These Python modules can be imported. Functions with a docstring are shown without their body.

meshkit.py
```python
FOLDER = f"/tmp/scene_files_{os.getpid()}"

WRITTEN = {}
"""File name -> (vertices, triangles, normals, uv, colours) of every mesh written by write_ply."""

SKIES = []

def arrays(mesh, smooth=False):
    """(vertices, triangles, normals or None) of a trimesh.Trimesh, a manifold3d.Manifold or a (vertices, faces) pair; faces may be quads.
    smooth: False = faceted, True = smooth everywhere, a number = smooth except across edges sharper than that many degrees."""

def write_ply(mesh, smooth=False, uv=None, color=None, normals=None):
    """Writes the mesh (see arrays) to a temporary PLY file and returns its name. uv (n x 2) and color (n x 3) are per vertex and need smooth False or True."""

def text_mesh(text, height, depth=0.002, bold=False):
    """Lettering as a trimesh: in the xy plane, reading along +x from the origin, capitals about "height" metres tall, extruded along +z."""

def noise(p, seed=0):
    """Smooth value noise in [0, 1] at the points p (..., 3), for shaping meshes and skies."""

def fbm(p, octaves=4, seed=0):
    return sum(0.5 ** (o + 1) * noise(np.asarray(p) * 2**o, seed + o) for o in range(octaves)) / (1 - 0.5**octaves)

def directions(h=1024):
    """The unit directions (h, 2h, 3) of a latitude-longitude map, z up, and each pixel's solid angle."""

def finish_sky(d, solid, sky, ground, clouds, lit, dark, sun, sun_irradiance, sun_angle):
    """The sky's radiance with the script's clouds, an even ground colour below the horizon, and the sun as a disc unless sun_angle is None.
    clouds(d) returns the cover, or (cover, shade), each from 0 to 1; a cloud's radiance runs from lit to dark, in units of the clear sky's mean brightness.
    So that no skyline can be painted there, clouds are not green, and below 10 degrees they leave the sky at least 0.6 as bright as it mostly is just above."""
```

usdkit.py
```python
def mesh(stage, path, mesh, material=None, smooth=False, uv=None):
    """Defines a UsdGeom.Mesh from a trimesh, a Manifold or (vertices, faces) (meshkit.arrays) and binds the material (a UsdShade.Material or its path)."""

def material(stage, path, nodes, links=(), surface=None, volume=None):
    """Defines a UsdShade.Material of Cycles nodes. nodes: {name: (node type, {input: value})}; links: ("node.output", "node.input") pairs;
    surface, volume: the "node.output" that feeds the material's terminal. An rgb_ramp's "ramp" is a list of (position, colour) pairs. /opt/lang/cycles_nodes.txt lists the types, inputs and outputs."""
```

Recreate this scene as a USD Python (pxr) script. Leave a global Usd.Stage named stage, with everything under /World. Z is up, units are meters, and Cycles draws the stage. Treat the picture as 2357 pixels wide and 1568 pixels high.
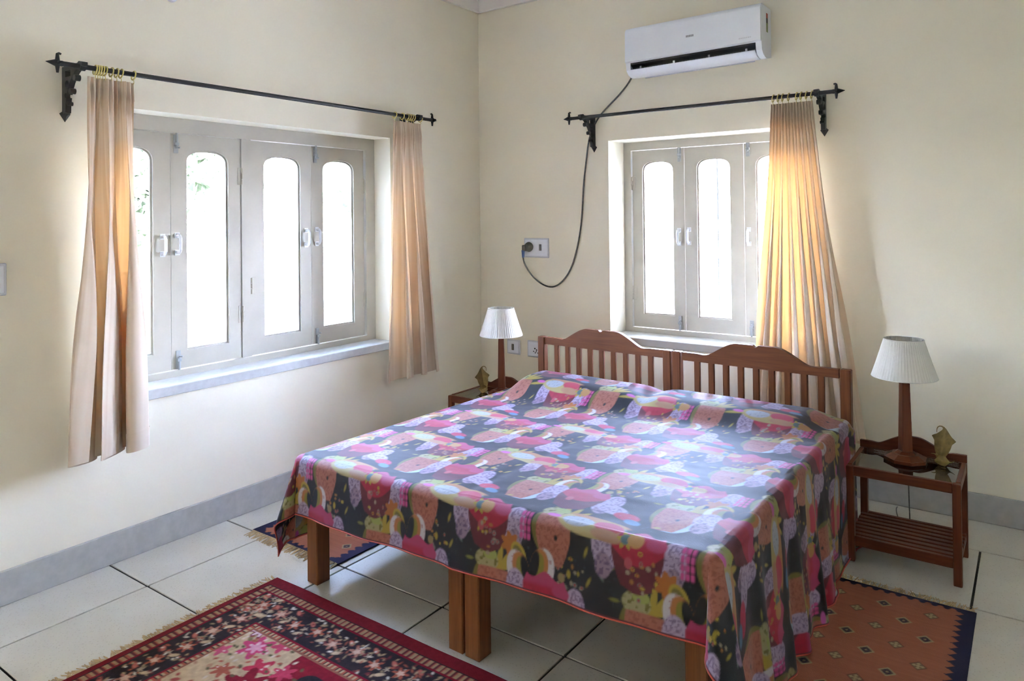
import math, random, sys
import numpy as np
import trimesh
from shapely.geometry import Polygon, Point, box as sbox
from shapely.ops import unary_union
import manifold3d as m3
sys.path.insert(0, "/opt/lang")
import usdkit, meshkit
from pxr import Usd, UsdGeom, UsdLux, UsdShade, Gf, Sdf, Vt

random.seed(5)
rng = np.random.default_rng(5)
PI = math.pi
stage = Usd.Stage.CreateInMemory()
UsdGeom.Xform.Define(stage, "/World")
UsdGeom.Scope.Define(stage, "/World/Looks")

# ------------------------------------------------------------------ camera
W, H = 2357.0, 1568.0
FPX, CX, CY = 1656.454, 1220.80, 486.23
YAW, PIT, ROL = -0.61178, 0.009246, -0.011032
CAM = np.array([3.65207, -4.50283, 1.63640])
fw = np.array([math.sin(YAW) * math.cos(PIT), math.cos(YAW) * math.cos(PIT), math.sin(PIT)])
r0 = np.array([math.cos(YAW), -math.sin(YAW), 0.0])
u0 = np.cross(r0, fw)
RR = r0 * math.cos(ROL) + u0 * math.sin(ROL)
UU = -r0 * math.sin(ROL) + u0 * math.cos(ROL)
cam = UsdGeom.Camera.Define(stage, "/World/camera")
m4 = np.eye(4)
m4[0, :3], m4[1, :3], m4[2, :3], m4[3, :3] = RR, UU, -fw, CAM
cam.AddTransformOp().Set(Gf.Matrix4d(*m4.ravel().tolist()))
AP = 36.0
cam.CreateHorizontalApertureAttr(AP)
cam.CreateVerticalApertureAttr(AP * H / W)
cam.CreateFocalLengthAttr(FPX / W * AP)
cam.CreateHorizontalApertureOffsetAttr((W / 2 - CX) / W * AP)
cam.CreateVerticalApertureOffsetAttr((CY - H / 2) / W * AP)
cam.CreateFStopAttr(0.0)
cam.CreateClippingRangeAttr((0.05, 500.0))
cam.CreateExposureAttr(8.85)

# ------------------------------------------------------------------ sky and sun
usdkit.material(stage, "/World/Looks/sky_look", {
    "s": ("sky_texture", {"sky_type": "hosek_wilkie", "sun_disc": False, "turbidity": 3.5, "ground_albedo": 0.4,
                          "sun_direction": (0.66, -0.07, 0.75)}),
    "h": ("hsv", {"saturation": 0.8, "value": 1.0, "fac": 1.0}),
    "t": ("mix", {"mix_type": "multiply", "fac": 1.0, "color2": (1.06, 0.955, 1.05)}),
    "b": ("background_shader", {"strength": 1.3})}, [("s.color", "h.color"), ("h.color", "t.color1"), ("t.color", "b.color")], surface="b.background")
dome = UsdLux.DomeLight.Define(stage, "/World/sky")
dome.CreateIntensityAttr(1.0)
UsdShade.MaterialBindingAPI.Apply(dome.GetPrim()).Bind(UsdShade.Material.Get(stage, "/World/Looks/sky_look"))
sun = UsdLux.DistantLight.Define(stage, "/World/sun")
sun.CreateAngleAttr(0.53)
sun.CreateIntensityAttr(20.0)
sun.CreateColorAttr(Gf.Vec3f(1.0, 0.93, 0.82))
sd = np.array([0.66, -0.07, 0.75]); sd /= np.linalg.norm(sd)          # towards the sun: from the right, high
zx = np.cross([0, 0, 1.0], sd); zx /= np.linalg.norm(zx); zy = np.cross(sd, zx)
ms = np.eye(4); ms[0, :3], ms[1, :3], ms[2, :3] = zx, zy, sd
sun.AddTransformOp().Set(Gf.Matrix4d(*ms.ravel().tolist()))

# ------------------------------------------------------------------ helpers
def lin(*c):
    c = np.array(c, float) / 255.0
    return tuple(np.where(c <= 0.04045, c / 12.92, ((c + 0.055) / 1.055) ** 2.4))

used, origin = {}, {}

def numbered(parent, name):
    k = used.get((parent, name), -1) + 1
    used[(parent, name)] = k
    return f"{parent}/{name}" + (f"_{k:03d}" if k else "")

def thing(name, label=None, cat=None, loc=(0, 0, 0), group=None, rz=0.0, kind=None):
    p = numbered("/World", name)
    x = UsdGeom.Xform.Define(stage, p)
    x.AddTranslateOp().Set(Gf.Vec3d(*map(float, loc)))
    if rz:
        x.AddRotateZOp().Set(float(rz))
    origin[p] = np.array(loc, float)
    data(x.GetPrim(), label, cat, group, kind)
    return p

def data(prim, label=None, cat=None, group=None, kind=None):
    for k, v in (("label", label), ("category", cat), ("group", group), ("kind", kind)):
        if v:
            prim.SetCustomDataByKey(k, v)

def obj(name, mesh, mat, parent="/World", label=None, cat=None, group=None, kind=None, smooth=30, local=False, colors=None, uv=None):
    """One mesh prim. World coordinates in, unless local; the parent's place is taken off."""
    p = numbered(parent, name)
    off = origin.get(parent, np.zeros(3))
    origin[p] = off
    v, f, n = meshkit.arrays(mesh, smooth)
    if not local:
        v = v - off
    g = UsdGeom.Mesh.Define(stage, p)
    g.CreatePointsAttr(Vt.Vec3fArray.FromNumpy(v.astype(np.float32)))
    g.CreateFaceVertexCountsAttr(Vt.IntArray.FromNumpy(np.full(len(f), 3, np.int32)))
    g.CreateFaceVertexIndicesAttr(Vt.IntArray.FromNumpy(f.astype(np.int32).ravel()))
    g.CreateSubdivisionSchemeAttr("none")
    if n is not None:
        g.CreateNormalsAttr(Vt.Vec3fArray.FromNumpy(n.astype(np.float32)))
        g.SetNormalsInterpolation("vertex")
    if colors is not None:
        UsdGeom.PrimvarsAPI(g).CreatePrimvar("dye", Sdf.ValueTypeNames.Color3fArray, "vertex").Set(Vt.Vec3fArray.FromNumpy(np.asarray(colors, np.float32)))
    if uv is not None:
        UsdGeom.PrimvarsAPI(g).CreatePrimvar("st", Sdf.ValueTypeNames.TexCoord2fArray, "vertex").Set(Vt.Vec2fArray.FromNumpy(np.asarray(uv, np.float32)))
    UsdShade.MaterialBindingAPI.Apply(g.GetPrim()).Bind(UsdShade.Material.Get(stage, "/World/Looks/" + mat))
    data(g.GetPrim(), label, cat, group, kind)
    return p

def dup(src, loc, label=None, rz=0.0, group=None):
    base = src.rsplit("/", 1)[1]
    p = numbered("/World", base)
    was = stage.GetPrimAtPath(src).GetCustomData()
    x = UsdGeom.Xform.Define(stage, p)
    x.GetPrim().GetReferences().AddInternalReference(src)
    x.ClearXformOpOrder()
    for a in ("xformOp:translate", "xformOp:rotateZ"):
        pass
    x.AddTranslateOp(opSuffix="place").Set(Gf.Vec3d(*map(float, loc)))
    x.AddRotateZOp(opSuffix="place").Set(float(rz))
    x.GetPrim().SetInstanceable(True)
    data(x.GetPrim(), label or was["label"], was["category"], group or was.get("group"))
    return p

def cbox(lo, hi, b=0.003):
    lo, hi = np.minimum(lo, hi).astype(float), np.maximum(lo, hi).astype(float)
    b = min(b, 0.45 * (hi - lo).min())
    if b <= 0:
        return trimesh.creation.box(bounds=[lo, hi])
    pts = []
    for s in np.ndindex(2, 2, 2):
        c = np.where(np.array(s) == 0, lo, hi)
        inn = np.where(np.array(s) == 0, 1, -1) * b
        for k in range(3):
            q = c + inn
            q[k] = c[k]
            pts.append(q)
    return trimesh.convex.convex_hull(np.array(pts))

def cat_(ms):
    return trimesh.util.concatenate(ms)

def extr(poly, h):
    """Extrude a shapely polygon from 0 to h along the third axis."""
    if poly.geom_type == "MultiPolygon":
        return cat_([extr(p, h) for p in poly.geoms])
    return trimesh.creation.extrude_polygon(poly, h)

def axes(mesh, o, a, b, c):
    """Local (1, 2, 3) axes to world vectors a, b, c at o."""
    M = np.eye(4)
    M[:3, 0], M[:3, 1], M[:3, 2], M[:3, 3] = a, b, c, o
    m = mesh.copy()
    m.apply_transform(M)
    if np.linalg.det(M[:3, :3]) < 0:
        m.invert()
    return m

def lathe(prof, n=40):
    return trimesh.creation.revolve(np.array(prof, float), sections=n)

def tube(pts, r, n=10, closed=False):
    p = np.asarray(pts, float)
    t = np.gradient(p, axis=0)
    if closed:
        t = np.roll(p, -1, 0) - np.roll(p, 1, 0)
    t /= np.linalg.norm(t, axis=1, keepdims=True) + 1e-12
    ref = np.array([0, 0, 1.0]) if abs(t[0, 2]) < 0.9 else np.array([1.0, 0, 0])
    A = np.cross(t[0], ref); A /= np.linalg.norm(A)
    fr = []
    for k in range(len(p)):
        A = A - t[k] * (A @ t[k]); A /= np.linalg.norm(A)
        fr.append((A.copy(), np.cross(t[k], A)))
    ang = np.arange(n) * 2 * PI / n
    r = np.broadcast_to(r, (len(p),))
    v = np.concatenate([p[k] + r[k] * (np.cos(ang)[:, None] * fr[k][0] + np.sin(ang)[:, None] * fr[k][1]) for k in range(len(p))])
    f = []
    m = len(p)
    for k in range(m if closed else m - 1):
        k2 = (k + 1) % m
        for j in range(n):
            j2 = (j + 1) % n
            f += [[k * n + j, k * n + j2, k2 * n + j2], [k * n + j, k2 * n + j2, k2 * n + j]]
    if not closed:
        v = np.vstack([v, p[:1], p[-1:]])
        for j in range(n):
            j2 = (j + 1) % n
            f += [[m * n, j2, j], [m * n + 1, (m - 1) * n + j, (m - 1) * n + j2]]
    return trimesh.Trimesh(v, f, process=False)

def spline(pts, n=60):
    from scipy.interpolate import CubicSpline
    p = np.asarray(pts, float)
    s = np.concatenate([[0], np.cumsum(np.linalg.norm(np.diff(p, axis=0), axis=1))])
    return CubicSpline(s, p)(np.linspace(0, s[-1], n))

def grid_faces(nu, nv):
    i, j = np.meshgrid(np.arange(nu - 1), np.arange(nv - 1), indexing="ij")
    a = i * nv + j
    q = np.stack([a, a + nv, a + nv + 1, a + 1], -1).reshape(-1, 4)
    return np.vstack([q[:, [0, 1, 2]], q[:, [0, 2, 3]]])

def sstep(x, a=0.0, b=1.0):
    t = np.clip((np.asarray(x, float) - a) / (b - a), 0, 1)
    return t * t * (3 - 2 * t)

# ------------------------------------------------------------------ materials
def mat(name, nodes, links, surface="p.BSDF"):
    usdkit.material(stage, "/World/Looks/" + name, nodes, links, surface=surface)

def plain(name, col, rough=0.5, var=0.06, scale=8.0, bump=0.0, bscale=120.0, **kw):
    c = np.array(col, float)
    nodes = {"co": ("texture_coordinate", {}), "n": ("noise_texture", {"scale": scale, "detail": 3.0}),
             "r": ("rgb_ramp", {"ramp": [(0.3, tuple(c * (1 - var))), (0.7, tuple(np.minimum(c * (1 + var), 1)))]}),
             "p": ("principled_bsdf", {"roughness": rough, **kw})}
    links = [("co.object", "n.vector"), ("n.fac", "r.fac"), ("r.color", "p.base_color")]
    if bump:
        nodes["n2"] = ("noise_texture", {"scale": bscale, "detail": 2.0})
        nodes["b"] = ("bump", {"strength": bump, "distance": 0.002})
        links += [("co.object", "n2.vector"), ("n2.fac", "b.height"), ("b.normal", "p.normal")]
    mat(name, nodes, links)

def wood(name, dark, light, axis, rough=0.38):
    sc = [55.0, 55.0, 55.0]
    sc[axis] = 3.0
    mat(name, {"co": ("texture_coordinate", {}), "m": ("mapping", {"scale": tuple(sc)}),
               "n": ("noise_texture", {"scale": 1.0, "detail": 4.0, "roughness": 0.6, "distortion": 0.6}),
               "r": ("rgb_ramp", {"ramp": [(0.25, dark), (0.5, tuple((np.array(dark) + np.array(light)) / 2)), (0.75, light)]}),
               "b": ("bump", {"strength": 0.12, "distance": 0.001}),
               "p": ("principled_bsdf", {"roughness": rough, "specular_ior_level": 0.2})},
        [("co.object", "m.vector"), ("m.vector", "n.vector"), ("n.fac", "r.fac"), ("r.color", "p.base_color"), ("n.fac", "b.height"), ("b.normal", "p.normal")])

plain("wall_paint", (0.855, 0.803, 0.645), 0.6, 0.03, 1.2, 0.15, 60.0)
plain("ceiling_paint", (0.85, 0.82, 0.77), 0.7, 0.02, 1.0)
plain("window_paint", (0.46, 0.435, 0.365), 0.42, 0.05, 6.0)
plain("skirting_stone", (0.44, 0.44, 0.41), 0.35, 0.07, 25.0)
plain("sill_stone", (0.52, 0.53, 0.52), 0.3, 0.06, 30.0)
mat("terrazzo", {"co": ("geometry", {}), "n": ("noise_texture", {"scale": 3.0, "detail": 3.0}),
                 "v": ("voronoi_texture", {"scale": 85.0}), "oi": ("object_info", {}),
                 "r": ("rgb_ramp", {"ramp": [(0.3, (0.60, 0.58, 0.50)), (0.7, (0.67, 0.65, 0.57))]}),
                 "r2": ("rgb_ramp", {"ramp": [(0.0, (0.62, 0.6, 0.56)), (0.16, (0.86, 0.85, 0.82)), (0.3, (1, 1, 1)), (1.0, (1, 1, 1))]}),
                 "x": ("mix", {"mix_type": "multiply", "fac": 0.75}),
                 "p": ("principled_bsdf", {"roughness": 0.27, "specular_ior_level": 0.5})},
    [("co.position", "n.vector"), ("co.position", "v.vector"), ("n.fac", "r.fac"), ("v.distance", "r2.fac"), ("r.color", "x.color1"), ("r2.color", "x.color2"), ("x.color", "p.base_color")])
plain("grout", (0.022, 0.02, 0.018), 0.8, 0.1)
plain("black_iron", (0.014, 0.015, 0.015), 0.42, 0.15, 30.0, 0.3, 150.0)
plain("brass", (0.62, 0.52, 0.16), 0.35, 0.08, 20.0)
plain("steel", (0.36, 0.38, 0.39), 0.4, 0.05, 20.0)
plain("white_plastic", (0.82, 0.85, 0.90), 0.32, 0.01, 3.0)
plain("ac_vane_plastic", (0.82, 0.84, 0.90), 0.3, 0.01, 3.0)
plain("plate_plastic", (0.66, 0.68, 0.71), 0.35, 0.02, 3.0)
plain("dark_plastic", (0.012, 0.012, 0.013), 0.45, 0.05)
plain("grey_print", (0.30, 0.31, 0.33), 0.5, 0.02)
plain("red_print", (0.45, 0.06, 0.03), 0.5, 0.02)
plain("green_print", (0.22, 0.30, 0.10), 0.5, 0.02)
plain("plug_plastic", (0.10, 0.095, 0.07), 0.5, 0.2, 40.0)
plain("blue_plastic", (0.12, 0.20, 0.42), 0.45, 0.05)
plain("cord_grey", (0.11, 0.11, 0.10), 0.5, 0.3, 60.0)
for a, s in enumerate("xyz"):
    wood("wood_" + s, (0.098, 0.031, 0.010), (0.180, 0.060, 0.019), a, 0.5)
    wood("dark_wood_" + s, (0.085, 0.024, 0.009), (0.165, 0.047, 0.016), a, 0.42)
    wood("leg_wood_" + s, (0.15, 0.056, 0.019), (0.25, 0.098, 0.034), a, 0.5)
plain("mattress_cloth", (0.6, 0.58, 0.52), 0.9, 0.05)
plain("leaf_brass", (0.24, 0.165, 0.045), 0.45, 0.35, 30.0)
plain("fringe_yarn", (0.50, 0.37, 0.20), 0.95, 0.15, 40.0)
plain("sand_ground", (0.58, 0.53, 0.44), 0.9, 0.1, 0.6)
plain("dry_grass", (0.07, 0.075, 0.04), 0.95, 0.3, 2.0)
plain("lime_wash", (0.55, 0.53, 0.50), 0.9, 0.04, 1.0)
plain("old_lime_wash", (0.22, 0.21, 0.19), 0.9, 0.1, 1.0)
plain("bark", (0.20, 0.15, 0.10), 0.9, 0.2, 9.0)
mat("cloth_print", {"a": ("attribute", {"attribute": "dye"}), "co": ("texture_coordinate", {}),
                    "n": ("noise_texture", {"scale": 260.0, "detail": 1.0}), "b": ("bump", {"strength": 0.25, "distance": 0.001}),
                    "p": ("principled_bsdf", {"roughness": 0.64, "specular_ior_level": 0.30, "sheen_weight": 0.12, "sheen_roughness": 0.5, "sheen_tint": (0.87, 0.85, 1.0)})},
    [("a.color", "p.base_color"), ("co.object", "n.vector"), ("n.fac", "b.height"), ("b.normal", "p.normal")])
mat("rug_pile", {"a": ("attribute", {"attribute": "dye"}), "co": ("texture_coordinate", {}),
                 "n": ("noise_texture", {"scale": 220.0, "detail": 1.0}), "b": ("bump", {"strength": 0.5, "distance": 0.002}),
                 "p": ("principled_bsdf", {"roughness": 0.95, "specular_ior_level": 0.1})},
    [("a.color", "p.base_color"), ("co.object", "n.vector"), ("n.fac", "b.height"), ("b.normal", "p.normal")])
mat("curtain_cloth", {"u": ("uvmap", {"attribute": "st"}), "m": ("mapping", {"scale": (38.0, 1.2, 1.0)}),
                      "n": ("noise_texture", {"scale": 1.0, "detail": 2.0}),
                      "r": ("rgb_ramp", {"ramp": [(0.35, (0.60, 0.47, 0.33)), (0.65, (0.74, 0.65, 0.52))]}),
                      "d": ("principled_bsdf", {"roughness": 0.6, "sheen_weight": 0.2}),
                      "t": ("translucent_bsdf", {"color": (0.94, 0.42, 0.11)}),
                      "x": ("mix_closure", {"fac": 0.105})},
    [("u.UV", "m.vector"), ("m.vector", "n.vector"), ("n.fac", "r.fac"), ("r.color", "d.base_color"), ("d.BSDF", "x.closure1"), ("t.BSDF", "x.closure2")], surface="x.closure")
mat("shade_cloth", {"d": ("diffuse_bsdf", {"color": (0.80, 0.78, 0.72)}), "t": ("translucent_bsdf", {"color": (0.75, 0.72, 0.64)}),
                    "x": ("mix_closure", {"fac": 0.13})}, [("d.BSDF", "x.closure1"), ("t.BSDF", "x.closure2")], surface="x.closure")
mat("pane_glass", {"t": ("transparent_bsdf", {"color": (0.97, 0.98, 0.98)}), "g": ("glossy_bsdf", {"color": (1, 1, 1), "roughness": 0.02}),
                   "f": ("fresnel", {"IOR": 1.3}), "x": ("mix_closure", {})},
    [("f.fac", "x.fac"), ("t.BSDF", "x.closure1"), ("g.BSDF", "x.closure2")], surface="x.closure")
mat("frosted_glass", {"d": ("diffuse_bsdf", {"color": (0.72, 0.70, 0.66)}), "t": ("translucent_bsdf", {"color": (0.50, 0.47, 0.42)}),
                      "x": ("mix_closure", {"fac": 0.85})}, [("d.BSDF", "x.closure1"), ("t.BSDF", "x.closure2")], surface="x.closure")
mat("table_glass", {"t": ("transparent_bsdf", {"color": (0.90, 0.95, 0.92)}), "g": ("glossy_bsdf", {"color": (1, 1, 1), "roughness": 0.02}),
                    "f": ("fresnel", {"IOR": 2.3}), "x": ("mix_closure", {})},
    [("f.fac", "x.fac"), ("t.BSDF", "x.closure1"), ("g.BSDF", "x.closure2")], surface="x.closure")
for k, c in enumerate([(0.21, 0.25, 0.17), (0.23, 0.26, 0.18), (0.20, 0.24, 0.19)]):
    mat(f"foliage_{k}", {"d": ("diffuse_bsdf", {"color": c}), "t": ("translucent_bsdf", {"color": tuple(np.array(c) * 1.4)}), "x": ("mix_closure", {"fac": 0.4})},
        [("d.BSDF", "x.closure1"), ("t.BSDF", "x.closure2")], surface="x.closure")

# ================================================================== THE ROOM
ZC = 3.45                       # ceiling
RX, FY = 4.95, -5.75            # right wall, wall behind the camera
W1 = (-2.92, -0.98, 0.748, 2.20)    # left window opening y0 y1 z0 z1
W2 = (1.175, 2.525, 0.748, 2.178)   # back window opening x0 x1 z0 z1

def wall(name, lo, hi, hole=None):
    m = m3.Manifold.cube(tuple(np.subtract(hi, lo))).translate(tuple(lo))
    if hole is not None:
        m = m - m3.Manifold.cube(tuple(np.subtract(hole[1], hole[0]))).translate(tuple(hole[0]))
    return obj(name, m, "wall_paint", kind="structure", smooth=False)

wall("wall_left", (-0.30, FY - 0.3, -0.3), (0, 0.35, ZC + 0.2), ((-0.5, W1[0], W1[2]), (0.2, W1[1], W1[3])))
wall("wall_back", (0, 0, -0.3), (RX + 0.3, 0.35, ZC + 0.2), ((W2[0], -0.2, W2[2]), (W2[1], 0.6, W2[3])))
wall("wall_right", (RX, FY - 0.3, -0.3), (RX + 0.3, 0, ZC + 0.2), None)
wall("wall_front", (0, FY - 0.3, -0.3), (RX, FY, ZC + 0.2), ((0.25, FY - 0.5, 0.6), (1.75, FY + 0.2, 2.2)))
obj("ceiling", cbox((0, FY, ZC), (RX, 0, ZC + 0.2), 0), "ceiling_paint", kind="structure", smooth=False)

# a window behind the camera gives on to a roofed veranda
obj("trim_3", cbox((-6.0, FY - 9.0, 2.55), (RX + 6.0, FY - 0.3, 2.67), 0), "lime_wash", kind="structure", smooth=False)
obj("trim_4", cbox((-6.0, FY - 9.2, -0.5), (RX + 6.0, FY - 0.3, -0.06), 0), "terrazzo", kind="structure", smooth=False)

obj("trim_5", cbox((0.3, 0.35, 2.32), (4.2, 0.92, 2.40), 0.004), "lime_wash", kind="structure", smooth=False)

# floor: terrazzo tiles in rows, dark open joints
fl = thing("floor", kind="structure")
obj("bed_mortar", cbox((0, FY, -0.3), (RX, 0, -0.006), 0), "grout", fl, smooth=False)
TS, JX, JY, JW = 0.61, 0.3603, -2.2301, 0.0048
xs = [0.0] + [JX + TS * k for k in range(0, 8) if JX + TS * k < RX - 0.02] + [RX]
ys = [FY] + [JY + TS * k for k in range(-6, 4) if FY + 0.02 < JY + TS * k < -0.30] + [0.0]
ys = sorted(set(np.round(ys, 4)))
for i in range(len(xs) - 1):
    for j in range(len(ys) - 2):
        tilt = rng.uniform(-0.0006, 0.0002)
        xa, xb = xs[i] + (JW if i else 0), xs[i + 1] - (JW if i + 1 < len(xs) - 1 else 0)
        obj("tile", cbox((xa, ys[j] + (JW if j else 0), -0.02), (xb, ys[j + 1] - (JW if j + 2 < len(ys) else 0), tilt), 0.0015), "terrazzo", fl, smooth=False)

for a, b in ((0, 1.15), (1.15, 2.62), (2.62, RX)):          # one narrow row of long slabs along the back wall
    obj("tile", cbox((a + JW * (a > 0), ys[-2] + JW, -0.02), (b - JW * (b < RX), 0, -0.0003), 0.0015), "terrazzo", fl, smooth=False)

SK = 0.147
obj("baseboard_left", cbox((0, FY, 0), (0.016, 0, SK), 0.003), "skirting_stone", kind="structure", smooth=False)
obj("baseboard_back", cbox((0.016, -0.016, 0), (RX, 0, SK), 0.003), "skirting_stone", kind="structure", smooth=False)
obj("baseboard_right", cbox((RX - 0.016, FY, 0), (RX, -0.016, SK), 0.003), "skirting_stone", kind="structure", smooth=False)
obj("trim_1", cbox((0, FY, 3.285), (0.035, -0.035, ZC), 0.004), "ceiling_paint", kind="structure", smooth=False)
obj("trim_2", cbox((0, -0.035, 3.285), (RX, 0, ZC), 0.004), "ceiling_paint", kind="structure", smooth=False)

# ------------------------------------------------------------------ windows
def arch(u0, u1, z0, zs, zt, n=28):
    """Window light with an arched head: sides to zs, crown at zt."""
    c, a, b = (u0 + u1) / 2, (u1 - u0) / 2, zt - zs
    t = np.linspace(0, PI, n)
    e = 2 / 2.7
    xs_ = c + a * np.sign(np.cos(t)) * np.abs(np.cos(t)) ** e
    zs_ = zs + b * np.abs(np.sin(t)) ** e
    return Polygon([(u0, z0), (u1, z0)] + list(zip(xs_, zs_)))

def window(n, U, WALLT, F, u0, u1, z0, z1, leaves, lights, mullions, handles, bolts, hinges):
    """U: world position of (u, z, t): t points into the room from the sash face F."""
    o, au, az, at = U
    P = lambda m: axes(m, o, au, az, at)
    w = thing(f"window_{n}", kind="structure")
    lo_z, hi_z = 0.832, 2.12
    obj("frame", P(cat_([extr(sbox(u0, hi_z, u1, z1), 0.10), extr(sbox(u0, 0.798, u1, lo_z), 0.10),
                         extr(sbox(u0, lo_z, leaves[0][0] - 0.004, hi_z), 0.10), extr(sbox(leaves[-1][1] + 0.004, lo_z, u1, hi_z), 0.10)])).apply_translation(np.array(at) * -0.08),
        "window_paint", w, smooth=False)
    for a, b in mullions:
        obj("mullion", P(extr(sbox(a, lo_z, b, hi_z), 0.09)).apply_translation(np.array(at) * -0.084), "window_paint", w, smooth=False)
    sash = []
    for k, ((a, b), (g0, g1)) in enumerate(zip(leaves, lights)):
        hole = arch(g0, g1, 0.930, 1.955, 2.036)
        poly = sbox(a, lo_z + 0.003, b, hi_z - 0.003).difference(hole)
        body = extr(poly, 0.038)
        bead = extr(hole.difference(hole.buffer(-0.010)), 0.006)
        bead.apply_translation((0, 0, 0.020))
        s = obj("sash", P(cat_([body, bead])).apply_translation(np.array(at) * -0.038), "window_paint", w, smooth=25)
        obj("pane", P(extr(hole.buffer(-0.0005), 0.004)).apply_translation(np.array(at) * -0.020), "pane_glass", s, smooth=False)
        sash.append(s)
    for k, u, z in handles:                         # D-shaped pull on two feet
        pts = [(u, z - 0.045, 0.0), (u, z - 0.045, 0.026), (u, z - 0.03, 0.036), (u, z + 0.03, 0.036), (u, z + 0.045, 0.026), (u, z + 0.045, 0.0)]
        m = cat_([tube(pts, 0.0085, 10), cbox((u - 0.014, z - 0.062, 0), (u + 0.014, z - 0.032, 0.004), 0.001), cbox((u - 0.014, z + 0.032, 0), (u + 0.014, z + 0.062, 0.004), 0.001)])
        obj("handle", P(m), "plate_plastic", sash[k])
    for k, u, z, top in bolts:
        s = 1 if top else -1
        m = cat_([cbox((u - 0.013, z - 0.05, 0), (u + 0.013, z + 0.05, 0.005), 0.001), tube([(u, z - 0.045 + 0.02 * s, 0.012), (u, z + 0.045 + 0.03 * s, 0.012)], 0.0065, 10),
                  tube([(u, z - 0.02 * s, 0.012), (u + 0.012, z - 0.02 * s, 0.026)], 0.005, 8), cbox((u - 0.012, z - 0.008, 0), (u + 0.012, z + 0.008, 0.018), 0.001)])
        obj("tower_bolt", P(m), "steel", sash[k])
    for k, u, z in hinges:
        m = cat_([cbox((u - 0.026, z - 0.05, 0), (u + 0.026, z + 0.05, 0.003), 0.001)] + [tube([(u, z - 0.048 + 0.033 * q, 0.006), (u, z - 0.019 + 0.033 * q, 0.006)], 0.007, 10) for q in range(3)])
        obj("hinge", P(m), "window_paint", sash[k])
    return w

X1 = -0.18
w1 = window(1, ((X1, 0, 0), (0, 1, 0), (0, 0, 1), (1, 0, 0)), None, None, W1[0], W1[1], 0.8, W1[3],
            [(-2.872, -2.434), (-2.430, -2.012), (-1.944, -1.511), (-1.507, -1.064)],
            [(-2.785, -2.527), (-2.345, -2.090), (-1.858, -1.590), (-1.415, -1.153)],
            [(-2.009, -1.947)],
            [(0, -2.478, 1.51), (1, -2.397, 1.515), (2, -1.550, 1.525), (3, -1.466, 1.53)],
            [(1, -2.402, 2.06, True), (1, -2.396, 0.885, False), (3, -1.476, 2.06, True), (3, -1.468, 0.885, False)],
            [(1, -2.005, 1.90), (1, -2.005, 1.09), (3, -1.050, 1.87), (3, -1.050, 1.08), (2, -1.945, 1.25)])
obj("window_sill", cbox((-0.19, W1[0] - 0.0, 0.748), (0.03, W1[1], 0.798), 0.004), "sill_stone", w1, smooth=False)
Y2 = 0.25
w2 = window(2, ((0, Y2, 0), (1, 0, 0), (0, 0, 1), (0, -1, 0)), None, None, W2[0], W2[1], 0.8, W2[3],
            [(1.237, 1.638), (1.642, 2.060), (2.064, 2.465)],
            [(1.315, 1.558), (1.730, 1.972), (2.140, 2.382)], [],
            [(0, 1.598, 1.49), (1, 1.672, 1.495), (2, 2.092, 1.495)],
            [(0, 1.605, 2.07, True), (2, 2.092, 2.08, True), (0, 1.598, 0.885, False), (2, 2.104, 0.89, False)],
            [(0, 1.235, 1.88), (0, 1.235, 1.08), (2, 2.466, 1.88), (2, 2.466, 1.08)])
obj("window_sill", cbox((W2[0], -0.02, 0.748), (W2[1], 0.26, 0.798), 0.004), "window_paint", w2, smooth=False)

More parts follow.
